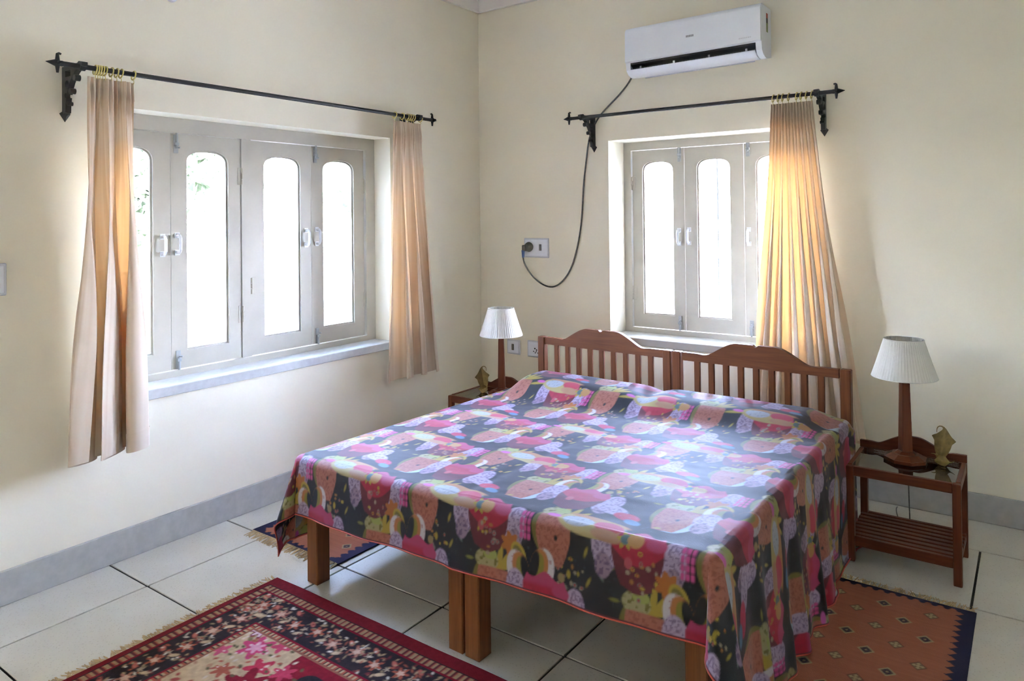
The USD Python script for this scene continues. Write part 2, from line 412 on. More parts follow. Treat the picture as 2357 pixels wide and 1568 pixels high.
w3 = thing("window_3", kind="structure")           # frosted window behind the camera
for a, b, c, d in ((0.25, 0.31, 0.6, 2.2), (1.69, 1.75, 0.6, 2.2), (0.31, 1.69, 0.6, 0.66), (0.31, 1.69, 2.14, 2.2), (0.97, 1.03, 0.66, 2.14)):
    obj("frame", cbox((a, FY - 0.16, c), (b, FY - 0.08, d), 0.003), "window_paint", w3, smooth=False)
for a, b in ((0.31, 0.97), (1.03, 1.69)):
    obj("pane", cbox((a, FY - 0.124, 0.66), (b, FY - 0.120, 2.14), 0), "frosted_glass", w3, smooth=False)

# ------------------------------------------------------------------ outside
obj("ground", cbox((-60, -60, -0.9), (60, 60, -0.5), 0), "sand_ground", kind="structure", smooth=False)
obj("lawn", cbox((-40, -40, -0.5), (-0.3, 8.0, -0.47), 0), "dry_grass", kind="structure", smooth=False)
def garden_wall(lo, hi, label, m="lime_wash"):
    t = thing("garden_wall", label, "wall", ((lo[0] + hi[0]) / 2, (lo[1] + hi[1]) / 2, -0.5), group="garden walls")
    obj("masonry", cbox((lo[0], lo[1], -0.5), (hi[0], hi[1], 0.75), 0.01), m, t, smooth=False)
    obj("coping", cbox((lo[0] - 0.04, lo[1] - 0.04, 0.75), (hi[0] + 0.04, hi[1] + 0.04, 0.82), 0.01), m, t, smooth=False)
garden_wall((-15.2, -14, 0), (-15.0, 11.5, 0), "weathered garden wall far outside the wide left window", "old_lime_wash")
garden_wall((-8.0, 8.8, 0), (14, 9.0, 0), "whitewashed garden wall far outside the narrow back window")

def tree(x, y, h, r, k, label):
    t = thing("tree", label, "tree", (x, y, -0.5), group="trees outside the left window")
    obj("trunk", tube(spline([(x, y, -0.5), (x + 0.1, y - 0.05, 0.3 * h), (x + 0.05, y + 0.1, 0.75 * h)], 10), np.linspace(0.16, 0.05, 10), 9), "bark", t)
    n = 6500
    g = np.random.default_rng(int(1000 + 10 * x + y))
    blobs = np.clip(g.normal(size=(14, 3)), -1.5, 1.5) * np.array([r * 0.40, r * 0.40, h * 0.19]) + np.array([x, y, h * 0.58 - 0.5])
    c = blobs[g.integers(0, 14, n)] + np.clip(g.normal(size=(n, 3)), -2, 2) * r * 0.24
    a = g.normal(size=(n, 3)); a /= np.linalg.norm(a, axis=1, keepdims=True)
    b = np.cross(a, g.normal(size=(n, 3))); b /= np.linalg.norm(b, axis=1, keepdims=True)
    s = g.uniform(0.09, 0.17, (n, 1))
    v = np.stack([c - a * s, c + b * s * 0.45, c + a * s, c - b * s * 0.45], 1).reshape(-1, 3)
    i = np.arange(n)[:, None] * 4
    obj("foliage", trimesh.Trimesh(v, np.vstack([i + [0, 1, 2], i + [0, 2, 3]]), process=False), f"foliage_{k}", t, smooth=False, kind="stuff")
for x, y, h, r, k, lb in ((-7.0, 5.3, 6.2, 1.45, 0, "pale sunlit tree outside, seen through the left window's rightmost pane"),
                          (-7.0, 1.2, 6.0, 1.40, 1, "pale sunlit tree outside, nearest the left curtain, behind the left window's second pane"),
                          (-11.8, 4.0, 6.6, 1.55, 2, "pale sunlit tree farther outside, seen through the left window's second and third panes"),
                          (-11.8, 8.6, 6.4, 1.55, 1, "pale sunlit tree farthest outside, seen through the left window's rightmost pane"),
                          (-6.6, -3.4, 6.0, 1.45, 0, "pale sunlit tree outside behind the left curtain, hidden by the wall"),
                          (-9.6, -7.2, 6.5, 1.55, 2, "pale sunlit tree outside beyond the photo's left edge, hidden by the wall")):
    tree(x, y, h, r, k, lb)
po = thing("drain_rod", "thin dark jointed rod outside, seen through the back window's second pane", "rod", (1.695, 0.75, 0.95))
obj("pole", tube([(1.695, 0.75, 0.95), (1.695, 0.75, 1.62), (1.695, 0.75, 1.63), (1.695, 0.75, 2.318)], [0.006, 0.006, 0.011, 0.011], 10), "black_iron", po)
for z in (1.12, 1.30, 1.46, 1.63, 1.80):
    obj("joint", lathe([(0, z - 0.018), (0.013, z - 0.012), (0.013, z + 0.012), (0, z + 0.018)], 12).apply_translation((1.695, 0.75, 0)), "black_iron", po)

# ------------------------------------------------------------------ curtain rods and brackets
RD, RZ = 0.17, 2.335

def rod(label, s0, s1, frame, group=None):
    """frame(s, d, z): s along the wall, d out from it."""
    F = lambda pts: np.array([frame(*p) for p in pts])
    t = thing("curtain_rod", label, "curtain rod", frame((s0 + s1) / 2, RD, RZ), group="black iron curtain rods")
    obj("bar", tube(F([(s0 + 0.06, RD, RZ), (s1 - 0.06, RD, RZ)]), 0.0115, 16), "black_iron", t)
    for s, q in ((s0, 1), (s1, -1)):
        parts = [tube(F([(s + 0.0 * q, RD, RZ), (s + 0.042 * q, RD, RZ), (s + 0.046 * q, RD, RZ), (s + 0.065 * q, RD, RZ)]), [0.001, 0.017, 0.011, 0.013], 12),
                 tube(F([(s + 0.046 * q, RD, RZ - 0.042), (s + 0.046 * q, RD, RZ), (s + 0.046 * q, RD, RZ + 0.042)]), [0.005, 0.011, 0.006], 10),
                 tube(F([(s + 0.046 * q, RD - 0.034, RZ), (s + 0.046 * q, RD, RZ), (s + 0.046 * q, RD + 0.034, RZ)]), [0.005, 0.011, 0.005], 10)]
        parts.append(tube(F([(s + 0.046 * q, RD, RZ + 0.040), (s + 0.052 * q, RD, RZ + 0.044), (s + 0.060 * q, RD, RZ + 0.041)]), 0.005, 8))
        obj("finial", cat_(parts), "black_iron", t)
    return t

fL = lambda s, d, z: (d, s, z)
fB = lambda s, d, z: (s, -d, z)
rod("long black iron curtain rod above the wide left window", -3.165, -0.69, fL)
rod("short black iron curtain rod above the narrow back window", 0.91, 2.785, fB)

def bracket(label, s, frame):
    t = thing("curtain_bracket", label, "bracket", frame(s, 0, 2.10), group="scroll brackets of the curtain rods")
    th = 0.024
    b = [sbox(0.0, 2.135, 0.016, 2.352), sbox(0.0, 2.333, 0.200, 2.352), Point(0.17, 2.337).buffer(0.021)]
    ang = np.linspace(0, PI / 2, 14)
    curve = [(0.034 + 0.165 * (1 - math.cos(a)), 2.14 + 0.195 * math.sin(a)) for a in ang]
    b.append(Polygon([(0.0, 2.135)] + curve + [(0.2, 2.345), (0, 2.345)]))
    for c, r in (((0.122, 2.290), 0.014), ((0.076, 2.235), 0.013), ((0.050, 2.180), 0.009)):
        b.append(Point(c).buffer(r))
    p = unary_union(b)
    for h in (sbox(0.034, 2.302, 0.086, 2.330), Point(0.050, 2.268).buffer(0.018), Point(0.038, 2.218).buffer(0.012), Point(0.17, RZ).buffer(0.0125)):
        p = p.difference(h)
    def A(m):
        v = m.vertices
        m2 = trimesh.Trimesh(np.array([frame(s + q[2] - th / 2, q[0] + 0.002, q[1]) for q in v]), m.faces, process=False)
        if m2.volume < 0:
            m2.invert()
        return m2
    obj("scroll", A(extr(p, th)), "black_iron", t, smooth=False)
    tip = trimesh.convex.convex_hull(np.array([frame(s + a, d, z) for a, d, z in [(0, 0.001, 2.100), (-0.024, 0.001, 2.138), (0.024, 0.001, 2.138), (0, 0.001, 2.150), (0, 0.016, 2.125), (-0.010, 0.016, 2.138), (0.010, 0.016, 2.138), (0, 0.016, 2.16)]]))
    obj("spear_tip", tip, "black_iron", t, smooth=False)

bracket("black iron scroll bracket left of the tall left curtain", -3.022, fL)
bracket("black iron scroll bracket behind the curtain nearest the room corner", -0.878, fL)
bracket("black iron scroll bracket under the air conditioner's hanging cord", 1.061, fB)
bracket("black iron scroll bracket right of the back window's curtain", 2.634, fB)

# ------------------------------------------------------------------ curtains
def curtain(label, frame, top, bot, zb, n, ph, amp, rings, skew=0.0, seed=1, dmax=0.0):
    nu, nv = 150, 60
    zt = 2.296
    U, V = np.meshgrid(np.linspace(0, 1, nu), np.linspace(0, 1, nv), indexing="ij")
    g = np.random.default_rng(seed)
    k = sstep(V, 0.0, 0.9)
    spread = V ** 1.15
    s = (top[0] + (top[1] - top[0]) * U) * (1 - spread) + (bot[0] + (bot[1] - bot[0]) * U) * spread
    phase = 2 * PI * n * (U + 0.05 * np.sin(2 * PI * U + ph) * k) + ph + skew * V
    A = 0.010 + (amp - 0.010) * sstep(V, 0.02, 0.75)
    pinch = np.exp(-((V - 0.055) / 0.03) ** 2)
    d = A * np.sin(phase) + 0.25 * A * np.sin(2.3 * phase + 1.3 * ph) * k
    d += 0.006 * np.sin(2 * PI * 3 * n * U) * (1 - sstep(V, 0.03, 0.2)) * (1 + 1.2 * pinch)
    s = s + 0.85 * A * np.sin(2 * phase + 0.35) * (0.25 + 0.75 * k)
    d += 0.004 * (meshkit.fbm(np.stack([U * 6, V * 5, 0 * U + seed], -1).reshape(-1, 3), 3).reshape(U.shape) - 0.5) * 2 * k
    D = RD - 0.005 + d + dmax * V
    z = zt - (zt - (zb + 0.012 * np.sin(phase + 0.7))) * V
    P = np.array([frame(a, b, c) for a, b, c in zip(s.ravel(), D.ravel(), z.ravel())])
    t = thing("curtain", label, "curtain", frame((top[0] + top[1]) / 2, RD, zt), group="cream curtains at the windows")
    F = grid_faces(nu, nv)
    uv = np.stack([U.ravel(), V.ravel()], 1)
    obj("panel", trimesh.Trimesh(P, F, process=False), "curtain_cloth", t, smooth=True, uv=uv)
    # double cloth: heading band on top, turned-up hem below
    N = trimesh.Trimesh(P, F, process=False).vertex_normals.reshape(nu, nv, 3)
    G = P.reshape(nu, nv, 3)
    for nm, j0, j1 in (("heading_band", 0, 4), ("hem_band", nv - 4, nv)):
        Q = (G + N * 0.0018)[:, j0:j1].reshape(-1, 3)
        obj(nm, trimesh.Trimesh(Q, grid_faces(nu, j1 - j0), process=False), "curtain_cloth", t, smooth=True, uv=np.stack([U[:, j0:j1].ravel(), V[:, j0:j1].ravel()], 1))
    for s_ in rings:
        a = np.linspace(0, 2 * PI, 20, endpoint=False)
        obj("ring", tube(np.array([frame(s_ + 0.004 * math.sin(q * 1.0), RD + 0.019 * math.cos(q), RZ - 0.005 + 0.021 * math.sin(q)) for q in a]), 0.0034, 8, closed=True), "brass", t)
        obj("hook", tube(np.array([frame(s_, RD, RZ - 0.026), frame(s_, RD + 0.003, RZ - 0.036), frame(s_, RD + 0.001, RZ - 0.046)]), 0.0018, 6), "brass", t)
    return t

curtain("cream curtain with orange glow at the left end of the wide left window", fL, (-3.0, -2.79), (-3.05, -2.75), 0.575, 2.7, 0.4, 0.078,
        [-2.965, -2.955, -2.945, -2.934, -2.922, -2.895, -2.872, -2.852, -2.795], 0.5, 3, 0.0)
curtain("cream curtain hanging beside the room corner, right end of the left window", fL, (-1.115, -0.84), (-1.165, -0.63), 0.560, 3.3, 2.2, 0.040,
        [-1.10, -1.03, -0.985, -0.965, -0.945, -0.925, -0.855], 0.3, 4, -0.01)
curtain("cream pleated curtain behind the headboard, right of the back window", fB, (2.372, 2.612), (2.235, 2.84), 0.36, 7.2, 0.9, 0.030,
        [2.385, 2.415, 2.44, 2.475, 2.52, 2.545, 2.575, 2.605], 0.2, 5, -0.02)

# ------------------------------------------------------------------ air conditioner
ac = thing("air_conditioner", "white split air conditioner on the back wall with open dark outlet", "air conditioner", (1.875, 0, 2.60))
AX0, AX1 = 1.422, 2.328
TILT = 0.018
def acm(m):
    v = m.vertices.copy()
    v[:, 2] += (v[:, 0] - 1.875) * TILT
    return trimesh.Trimesh(v, m.faces, process=False)
def prof(pts, x0, x1):
    """(depth, z) outline swept along x."""
    m = extr(Polygon(pts), x1 - x0)
    return acm(axes(m, (x0, 0, 0), (0, -1, 0), (0, 0, 1), (1, 0, 0)))
arc = [(0.17 + 0.022 * math.sin(a), 2.878 + 0.022 * math.cos(a)) for a in np.linspace(0, PI / 2, 6)]
cheek = [(0, 2.602), (0.085, 2.584), (0.120, 2.585), (0.160, 2.598), (0.186, 2.622), (0.192, 2.668)] + arc[::-1] + [(0, 2.90)]
inner = [(0, 2.612), (0.06, 2.60), (0.085, 2.612), (0.10, 2.668), (0.192, 2.668)] + arc[::-1] + [(0, 2.90)]
obj("body", prof(inner, AX0 + 0.03, AX1 - 0.03), "white_plastic", ac, smooth=25)
obj("end_cap", prof(cheek, AX0, AX0 + 0.032), "white_plastic", ac, smooth=25)
obj("end_cap", prof(cheek, AX1 - 0.036, AX1), "white_plastic", ac, smooth=25)
obj("front_panel", prof([(0.190, 2.672), (0.200, 2.670), (0.207, 2.676), (0.204, 2.87), (0.197, 2.886), (0.185, 2.898), (0.17, 2.904), (0.165, 2.899), (0.18, 2.89), (0.189, 2.875)], AX0 + 0.001, AX1 - 0.002), "white_plastic", ac, smooth=40)
obj("air_outlet", prof([(0.088, 2.606), (0.150, 2.612), (0.160, 2.640), (0.187, 2.655), (0.187, 2.669), (0.10, 2.669)], AX0 + 0.034, AX1 - 0.04), "dark_plastic", ac, smooth=False)
obj("vane", prof([(0.189, 2.614), (0.194, 2.620), (0.190, 2.624), (0.150, 2.604), (0.110, 2.593), (0.088, 2.590), (0.085, 2.582), (0.112, 2.582), (0.155, 2.592)], AX0 + 0.034, AX1 - 0.04), "ac_vane_plastic", ac, smooth=40)
for k in range(4):
    x = AX0 + 0.10 + k * 0.235
    obj("vane_guide", prof([(0.183, 2.624), (0.188, 2.626), (0.188, 2.640), (0.183, 2.640)], x, x + 0.012), "plate_plastic" if k % 2 else "grey_print", ac, smooth=False)
# small grey marks on the front (too blurred to read as letters) and the energy label on the side
for k in range(5):
    obj("logo_mark", prof([(0.2060, 2.768), (0.2070, 2.768), (0.2070, 2.781), (0.2060, 2.781)], 1.856 + k * 0.0105, 1.864 + k * 0.0105), "grey_print", ac, smooth=False)
for k in range(7):
    obj("logo_mark", prof([(0.2063, 2.698), (0.2072, 2.698), (0.2072, 2.706), (0.2063, 2.706)], 2.195 + k * 0.011, 2.203 + k * 0.011), "plate_plastic", ac, smooth=False)
for nm, za, zb_, mt in (("energy_label", 2.83, 2.86, "red_print"), ("energy_label", 2.80, 2.83, "dark_plastic"), ("energy_label", 2.745, 2.80, "green_print")):
    obj(nm, acm(cbox((AX1, -0.095, za), (AX1 + 0.001, -0.065, zb_), 0)), mt, ac, smooth=False)
obj("wall_plate", acm(cbox((AX0 + 0.05, -0.012, 2.592), (AX1 - 0.1, -0.001, 2.62), 0.002)), "plate_plastic", ac, smooth=False)

cord_pts = [(1.40, -0.05, 2.606), (1.36, -0.022, 2.575), (1.255, -0.012, 2.477), (1.115, -0.010, 2.358), (1.032, -0.010, 2.22), (1.003, -0.010, 2.077), (0.976, -0.010, 1.889),
            (0.955, -0.010, 1.637), (0.905, -0.011, 1.384), (0.80, -0.013, 1.180), (0.70, -0.016, 1.120), (0.585, -0.024, 1.150), (0.495, -0.040, 1.238), (0.462, -0.052, 1.315), (0.460, -0.055, 1.352)]
co = thing("power_cord", "dark cord looping down the back wall from air conditioner to socket", "cord", (0.9, 0, 1.12))
obj("cable", tube(spline(cord_pts, 110), 0.0058, 8), "cord_grey", co)
obj("plug", cat_([lathe([(0, 0), (0.034, 0.0), (0.038, 0.012), (0.030, 0.034), (0.02, 0.046), (0, 0.046)], 24).apply_transform(trimesh.transformations.rotation_matrix(PI / 2, [1, 0, 0])).apply_translation((0.492, -0.0136, 1.415)),
                  cbox((0.452, -0.066, 1.385), (0.492, -0.036, 1.43), 0.006)]), "plug_plastic", co)
obj("strain_relief", tube([(0.460, -0.055, 1.39), (0.460, -0.055, 1.335)], [0.014, 0.009], 10), "blue_plastic", co)

# ------------------------------------------------------------------ switch plates
def plate(label, frame, s0, s1, z0, z1, rockers=(), sockets=()):
    t = thing("switch_plate", label, "switch", frame((s0 + s1) / 2, 0, (z0 + z1) / 2), group="white wall plates")
    def B(a0, a1, b0, b1, d0, d1, bev):
        p = np.array([frame(a0, d0, b0), frame(a1, d1, b1)])
        return cbox(p.min(0), p.max(0), bev)
    obj("face_plate", B(s0, s1, z0, z1, 0.0005, 0.010, 0.004), "plate_plastic", t, smooth=False)
    obj("inner_plate", B(s0 + 0.012, s1 - 0.012, z0 + 0.012, z1 - 0.012, 0.010, 0.0125, 0.001), "white_plastic", t, smooth=False)
    for a, b in rockers:
        obj("rocker", B(a - 0.011, a + 0.011, b - 0.024, b + 0.024, 0.0125, 0.017, 0.002), "cord_grey", t, smooth=False)
    for a, b in sockets:
        for da, db, r in ((0, 0.014, 0.005), (-0.012, -0.008, 0.004), (0.012, -0.008, 0.004)):
            obj("pin_hole", B(a + da - r, a + da + r, b + db - r, b + db + r, 0.0125, 0.0132, 0.0), "dark_plastic", t, smooth=False)
plate("white wall socket plate beside the looping cord, holding its dark plug", fB, 0.436, 0.664, 1.334, 1.482, [(0.590, 1.412)], [(0.492, 1.415)])
plate("small white switch plate low on the wall, right of the left lamp", fB, 0.262, 0.388, 0.580, 0.694, [(0.322, 0.637)])
plate("small white socket plate low on the wall, beside the headboard's left post", fB, 0.456, 0.572, 0.576, 0.702, [], [(0.53, 0.63), (0.545, 0.62)])
plate("pale switch plate at the photo's left edge on the left wall", fL, -3.41, -3.256, 1.326, 1.466, [(-3.37, 1.40), (-3.33, 1.40)])
fx = thing("wall_fitting", "small grey fitting on the left wall, cut by the photo's top edge", "wall fitting", (0, -2.52, 2.80))
obj("rose", axes(lathe([(0, 0), (0.034, 0), (0.030, 0.018), (0.012, 0.028), (0, 0.028)], 24), (0.0005, -2.52, 2.808), (0, 1, 0), (0, 0, 1), (1, 0, 0)), "plate_plastic", fx)
obj("hook", axes(tube([(0, 0, 0.026), (0, 0, 0.04), (0, 0.01, 0.045)], 0.004, 8), (0.0005, -2.52, 2.808), (0, 1, 0), (0, 0, 1), (1, 0, 0)), "steel", fx)

# ------------------------------------------------------------------ the two beds, pushed together and a little askew
BO, BR = np.array([1.8775, -2.44, 0.0]), math.radians(-1.6)
BL, BW = 1.83, 0.944
def bw(m):
    m = m.copy()
    M = trimesh.transformations.rotation_matrix(BR, [0, 0, 1]); M[:3, 3] = BO
    return m.apply_transform(M)
def bp(x, y, z):
    c, s = math.cos(BR), math.sin(BR)
    return np.array([BO[0] + c * x - s * y, BO[1] + s * x + c * y, z])

def bed(x0, BW, label, mlabel, mtop):
    c = x0 + BW / 2
    t = thing("single_bed", label, "bed", bp(c, BL / 2, 0), group="wooden beds pushed together")
    P = lambda m, name, w, **k: obj(name, bw(m), w, t, smooth=False, **k)
    # headboard
    yh0, yh1 = BL - 0.034, BL
    for a in (x0, x0 + BW - 0.05):
        P(cbox((a, yh0 - 0.008, 0), (a + 0.05, yh1 + 0.004, 0.862), 0.004), "post", "wood_z")
    u = np.linspace(-0.42, 0.42, 169)
    au = np.abs(u)
    zt = 0.860 + 0.078 * (1 - sstep(au, 0.10, 0.30)) - 0.010 * np.exp(-(au / 0.012) ** 4) - 0.006 * (1 - sstep(au, 0.26, 0.34)) * sstep(au, 0.2, 0.3)
    poly = Polygon([(-0.422, 0.815), (0.422, 0.815)] + list(zip(u[::-1] * 0.422 / 0.42, zt[::-1])))
    P(axes(extr(poly, 0.030), (c, yh1 - 0.002, 0), (1, 0, 0), (0, 0, 1), (0, -1, 0)), "top_rail", "wood_x")
    P(cbox((x0 + 0.05, yh0, 0.40), (x0 + BW - 0.05, yh1, 0.47), 0.003), "lower_rail", "wood_x")
    for k in range(9):
        a = c + (k - 4) * 0.0838
        P(cbox((a - 0.0165, yh0 + 0.006, 0.462), (a + 0.0165, yh1 - 0.008, 0.822), 0.003), "slat", "wood_z")
    # foot and sides
    for a in (x0, x0 + BW - 0.072):
        P(cbox((a, 0, 0), (a + 0.072, 0.072, 0.40), 0.004), "leg", "leg_wood_z")
    P(cbox((x0 + 0.072, 0.02, 0.345), (x0 + BW - 0.072, 0.045, 0.395), 0.003), "foot_rail", "wood_x")
    for a in (x0 + 0.01, x0 + BW - 0.035):
        P(cbox((a, 0.072, 0.29), (a + 0.025, yh0 - 0.008, 0.395), 0.003), "side_rail", "wood_y")
    for k in range(8):
        y = 0.12 + k * 0.22
        P(cbox((x0 + 0.035, y, 0.372), (x0 + BW - 0.035, y + 0.07, 0.392), 0.002), "bed_slat", "wood_x")
    m = thing("mattress", mlabel, "mattress", bp(c, BL / 2, 0.40), group="mattresses on the beds")
    obj("cover", bw(cbox((x0 + 0.01, 0.01, 0.3955), (x0 + BW - 0.01, BL - 0.05, mtop), 0.03)), "mattress_cloth", m, smooth=False)

bed(-BW - 0.005, BW, "dark wooden single bed on the left, headboard half under the window", "mattress hidden under the floral bedspread on the left bed", 0.560)
bed(0.005, 0.960, "dark wooden single bed on the right, headboard next to the right lamp", "mattress hidden under the floral bedspread on the right bed", 0.600)

# ------------------------------------------------------------------ painted cloth: dyes on a flat grid
class Canvas:
    def __init__(s, x0, x1, y0, y1, d, col):
        s.nx, s.ny = int(round((x1 - x0) / d)) + 1, int(round((y1 - y0) / d)) + 1
        s.x, s.y = np.linspace(x0, x1, s.nx), np.linspace(y0, y1, s.ny)
        s.X, s.Y = np.meshgrid(s.x, s.y, indexing="ij")
        s.c = np.empty((s.nx, s.ny, 3)); s.c[:] = col
        s.d = d
    def put(s, cx, cy, R, fn, col):
        """fn(u, v) > 0 inside, in metres from the edge."""
        i0, i1 = np.searchsorted(s.x, [cx - R, cx + R]); j0, j1 = np.searchsorted(s.y, [cy - R, cy + R])
        if i1 <= i0 or j1 <= j0:
            return
        u, v = s.X[i0:i1, j0:j1] - cx, s.Y[i0:i1, j0:j1] - cy
        a = np.clip(fn(u, v) / s.d + 0.5, 0, 1)[..., None]
        c = col(u, v) if callable(col) else np.array(col)
        s.c[i0:i1, j0:j1] = s.c[i0:i1, j0:j1] * (1 - a) + c * a
    def ell(s, cx, cy, rx, ry, col, rot=0.0, n=2.0):
        ca, sa = math.cos(rot), math.sin(rot)
        def fn(u, v):
            p, q = ca * u + sa * v, -sa * u + ca * v
            return (1 - (np.abs(p / rx) ** n + np.abs(q / ry) ** n) ** (1 / n)) * min(rx, ry)
        s.put(cx, cy, max(rx, ry) * 1.3 + 0.01, fn, col)
    def flower(s, cx, cy, r, n, col, depth=0.3, rot=0.0):
        def fn(u, v):
            t = np.arctan2(v, u)
            return r * (1 - depth + depth * np.cos(n * (t - rot))) - np.hypot(u, v)
        s.put(cx, cy, r * 1.3 + 0.01, fn, col)

def speck(base, other, scale, lim, seed):
    base, other = np.array(base), np.array(other)
    def f(u, v):
        nn = meshkit.noise(np.stack([u.ravel() / scale, v.ravel() / scale, np.full(u.size, seed + 0.5)], 1)).reshape(u.shape)
        a = np.clip((nn - lim) * 8, 0, 1)[..., None]
        return base * (1 - a) + other * a
    return f

RED, PINK, MAROON = (0.50, 0.022, 0.055), (0.56, 0.06, 0.16), (0.155, 0.022, 0.030)
LAV, LAVD = (0.56, 0.44, 0.60), (0.20, 0.13, 0.22)
SALM, SALD = (0.52, 0.185, 0.115), (0.30, 0.08, 0.05)
OLIVE, YEL, CREAM = (0.22, 0.19, 0.035), (0.52, 0.38, 0.045), (0.56, 0.44, 0.16)
SKYB, WHITE, ORANGE = (0.50, 0.62, 0.74), (0.74, 0.68, 0.70), (0.52, 0.17, 0.025)

def pomegranate(c, x, y, trail):
    for s in (-1, 1):
        c.ell(x + s * 0.118, y + 0.008 - 0.004 * s, 0.046, 0.078, speck(LAV, (0.30, 0.21, 0.33), 0.0065, 0.5, s), -s * 0.15)
        c.ell(x + s * 0.120, y - 0.045, 0.030, 0.040, speck((0.40, 0.27, 0.36), LAVD, 0.008, 0.5, s))
    def body(u, v):
        w = 0.092 - 0.042 * np.clip((0.02 - v) / 0.12, 0, 1) ** 1.6 - 0.02 * np.clip((v - 0.055) / 0.04, 0, 1)
        return np.minimum(w - np.abs(u), np.minimum(0.092 - v + 0.012 * np.cos(u * 60), v + 0.098 + 0.010 * np.cos(u * 48)))
    def col(u, v):
        nn = meshkit.noise(np.stack([u.ravel() / 0.012, v.ravel() / 0.012, np.full(u.size, 3.3)], 1)).reshape(u.shape)
        lo = sstep(-v, 0.0, 0.012 ) * 1.0
        edge = sstep(-(v + 0.005 + 0.055 * np.cos(u * 16) - 0.035), -0.004, 0.004)
        a = np.array(RED) * (1 - edge[..., None]) + np.array(MAROON) * edge[..., None]
        a = a * (0.85 + 0.3 * nn[..., None])
        pk = sstep(v, 0.045, 0.07)[..., None]
        return a * (1 - pk) + np.array(PINK) * pk
    c.put(x, y, 0.14, body, col)
    c.ell(x - 0.03, y - 0.02, 0.014, 0.018, (0.56, 0.10, 0.12))
    c.ell(x + 0.062, y + 0.05, 0.035, 0.02, PINK)
    if trail:
        c.ell(x + 0.150, y - 0.028, 0.068, 0.034, speck(LAV, (0.32, 0.23, 0.36), 0.0065, 0.52, 4), -0.25)
        c.ell(x + 0.225, y - 0.062, 0.052, 0.026, speck((0.58, 0.03, 0.075), PINK, 0.012, 0.6, 5), -0.2)
        c.ell(x + 0.262, y - 0.094, 0.034, 0.017, (0.12, 0.25, 0.42), -0.3)

def papaya(c, x, y, blue):
    if blue:
        c.ell(x + 0.018, y - 0.030, 0.070, 0.078, SKYB, 0.25)
    c.ell(x - 0.022, y + 0.010, 0.066, 0.092, OLIVE, 0.15)
    for k in range(5):                         # crown
        a = PI / 2 + (k - 2.3) * 0.50
        c.ell(x + 0.02 + 0.052 * math.cos(a), y + 0.080 + 0.036 * math.sin(a), 0.046, 0.0115, YEL, a)
    c.ell(x + 0.125, y + 0.062, 0.060, 0.010, YEL, 0.25)
    c.ell(x - 0.030, y + 0.098, 0.050, 0.036, speck((0.46, 0.42, 0.20), OLIVE, 0.012, 0.55, 6))
    c.ell(x - 0.015, y + 0.118, 0.030, 0.018, (0.42, 0.47, 0.12))
    def body(u, v):
        w = 0.070 - 0.030 * np.clip((0.0 - v) / 0.1, 0, 1) ** 1.4
        return np.minimum(w - np.abs(u), np.minimum(0.075 - v, v + 0.105) + 0.0) - 0.02 * np.clip(np.hypot(np.abs(u) / 0.07, np.abs(v) / 0.1) - 1, 0, 1)
    c.put(x, y, 0.12, body, speck(SALM, (0.40, 0.125, 0.075), 0.0065, 0.50, 7))
    c.ell(x + 0.012, y - 0.01, 0.006, 0.009, (0.02, 0.02, 0.02))
    c.ell(x - 0.02, y - 0.092, 0.012, 0.005, YEL)

def figs(c, x, y):
    c.flower(x - 0.118, y + 0.062, 0.044, 7, ORANGE, 0.16)
    c.ell(x - 0.082, y + 0.035, 0.030, 0.042, YEL, 0.5)
    c.ell(x - 0.084, y + 0.035, 0.019, 0.030, OLIVE, 0.5)
    for dx, dy, r, s in ((-0.085, -0.020, 0.25, 1), (0.020, 0.008, -0.2, -1)):
        c.ell(x + dx, y + dy, 0.046, 0.068, speck(WHITE, (0.55, 0.36, 0.36), 0.008, 0.6, 8), r)
        c.ell(x + dx + 0.014 * s, y + dy + 0.008, 0.036, 0.056, (0.56, 0.22, 0.06), r)
        c.ell(x + dx + 0.020 * s, y + dy + 0.004, 0.024, 0.046, (0.30, 0.26, 0.03), r)
        c.ell(x + dx + 0.034 * s, y + dy + 0.006, 0.018, 0.050, (0.013, 0.018, 0.013), r)
    c.ell(x + 0.095, y - 0.005, 0.014, 0.016, (0.40, 0.30, 0.12)); c.ell(x + 0.125, y + 0.015, 0.008, 0.014, YEL)
    c.ell(x + 0.105, y - 0.030, 0.016, 0.010, (0.26, 0.24, 0.18))

def pod(c, x, y):
    c.ell(x, y, 0.122, 0.052, CREAM, -0.08, 2.2)
    c.ell(x + 0.02, y + 0.038, 0.115, 0.018, (0.56, 0.26, 0.09), -0.1)
    c.ell(x - 0.045, y + 0.005, 0.058, 0.032, speck((0.50, 0.53, 0.58), (0.35, 0.38, 0.42), 0.008, 0.6, 9))
    c.ell(x + 0.070, y + 0.006, 0.056, 0.033, (0.62, 0.06, 0.10), -0.15)
    c.ell(x + 0.080, y - 0.034, 0.060, 0.020, (0.55, 0.30, 0.16), -0.1)
    c.ell(x - 0.142, y + 0.006, 0.026, 0.012, (0.74, 0.14, 0.50))
    c.flower(x + 0.152, y - 0.030, 0.034, 6, YEL, 0.25)
    c.ell(x + 0.150, y - 0.030, 0.017, 0.017, (0.12, 0.20, 0.20))
    c.ell(x + 0.185, y - 0.028, 0.028, 0.024, (0.60, 0.32, 0.10))

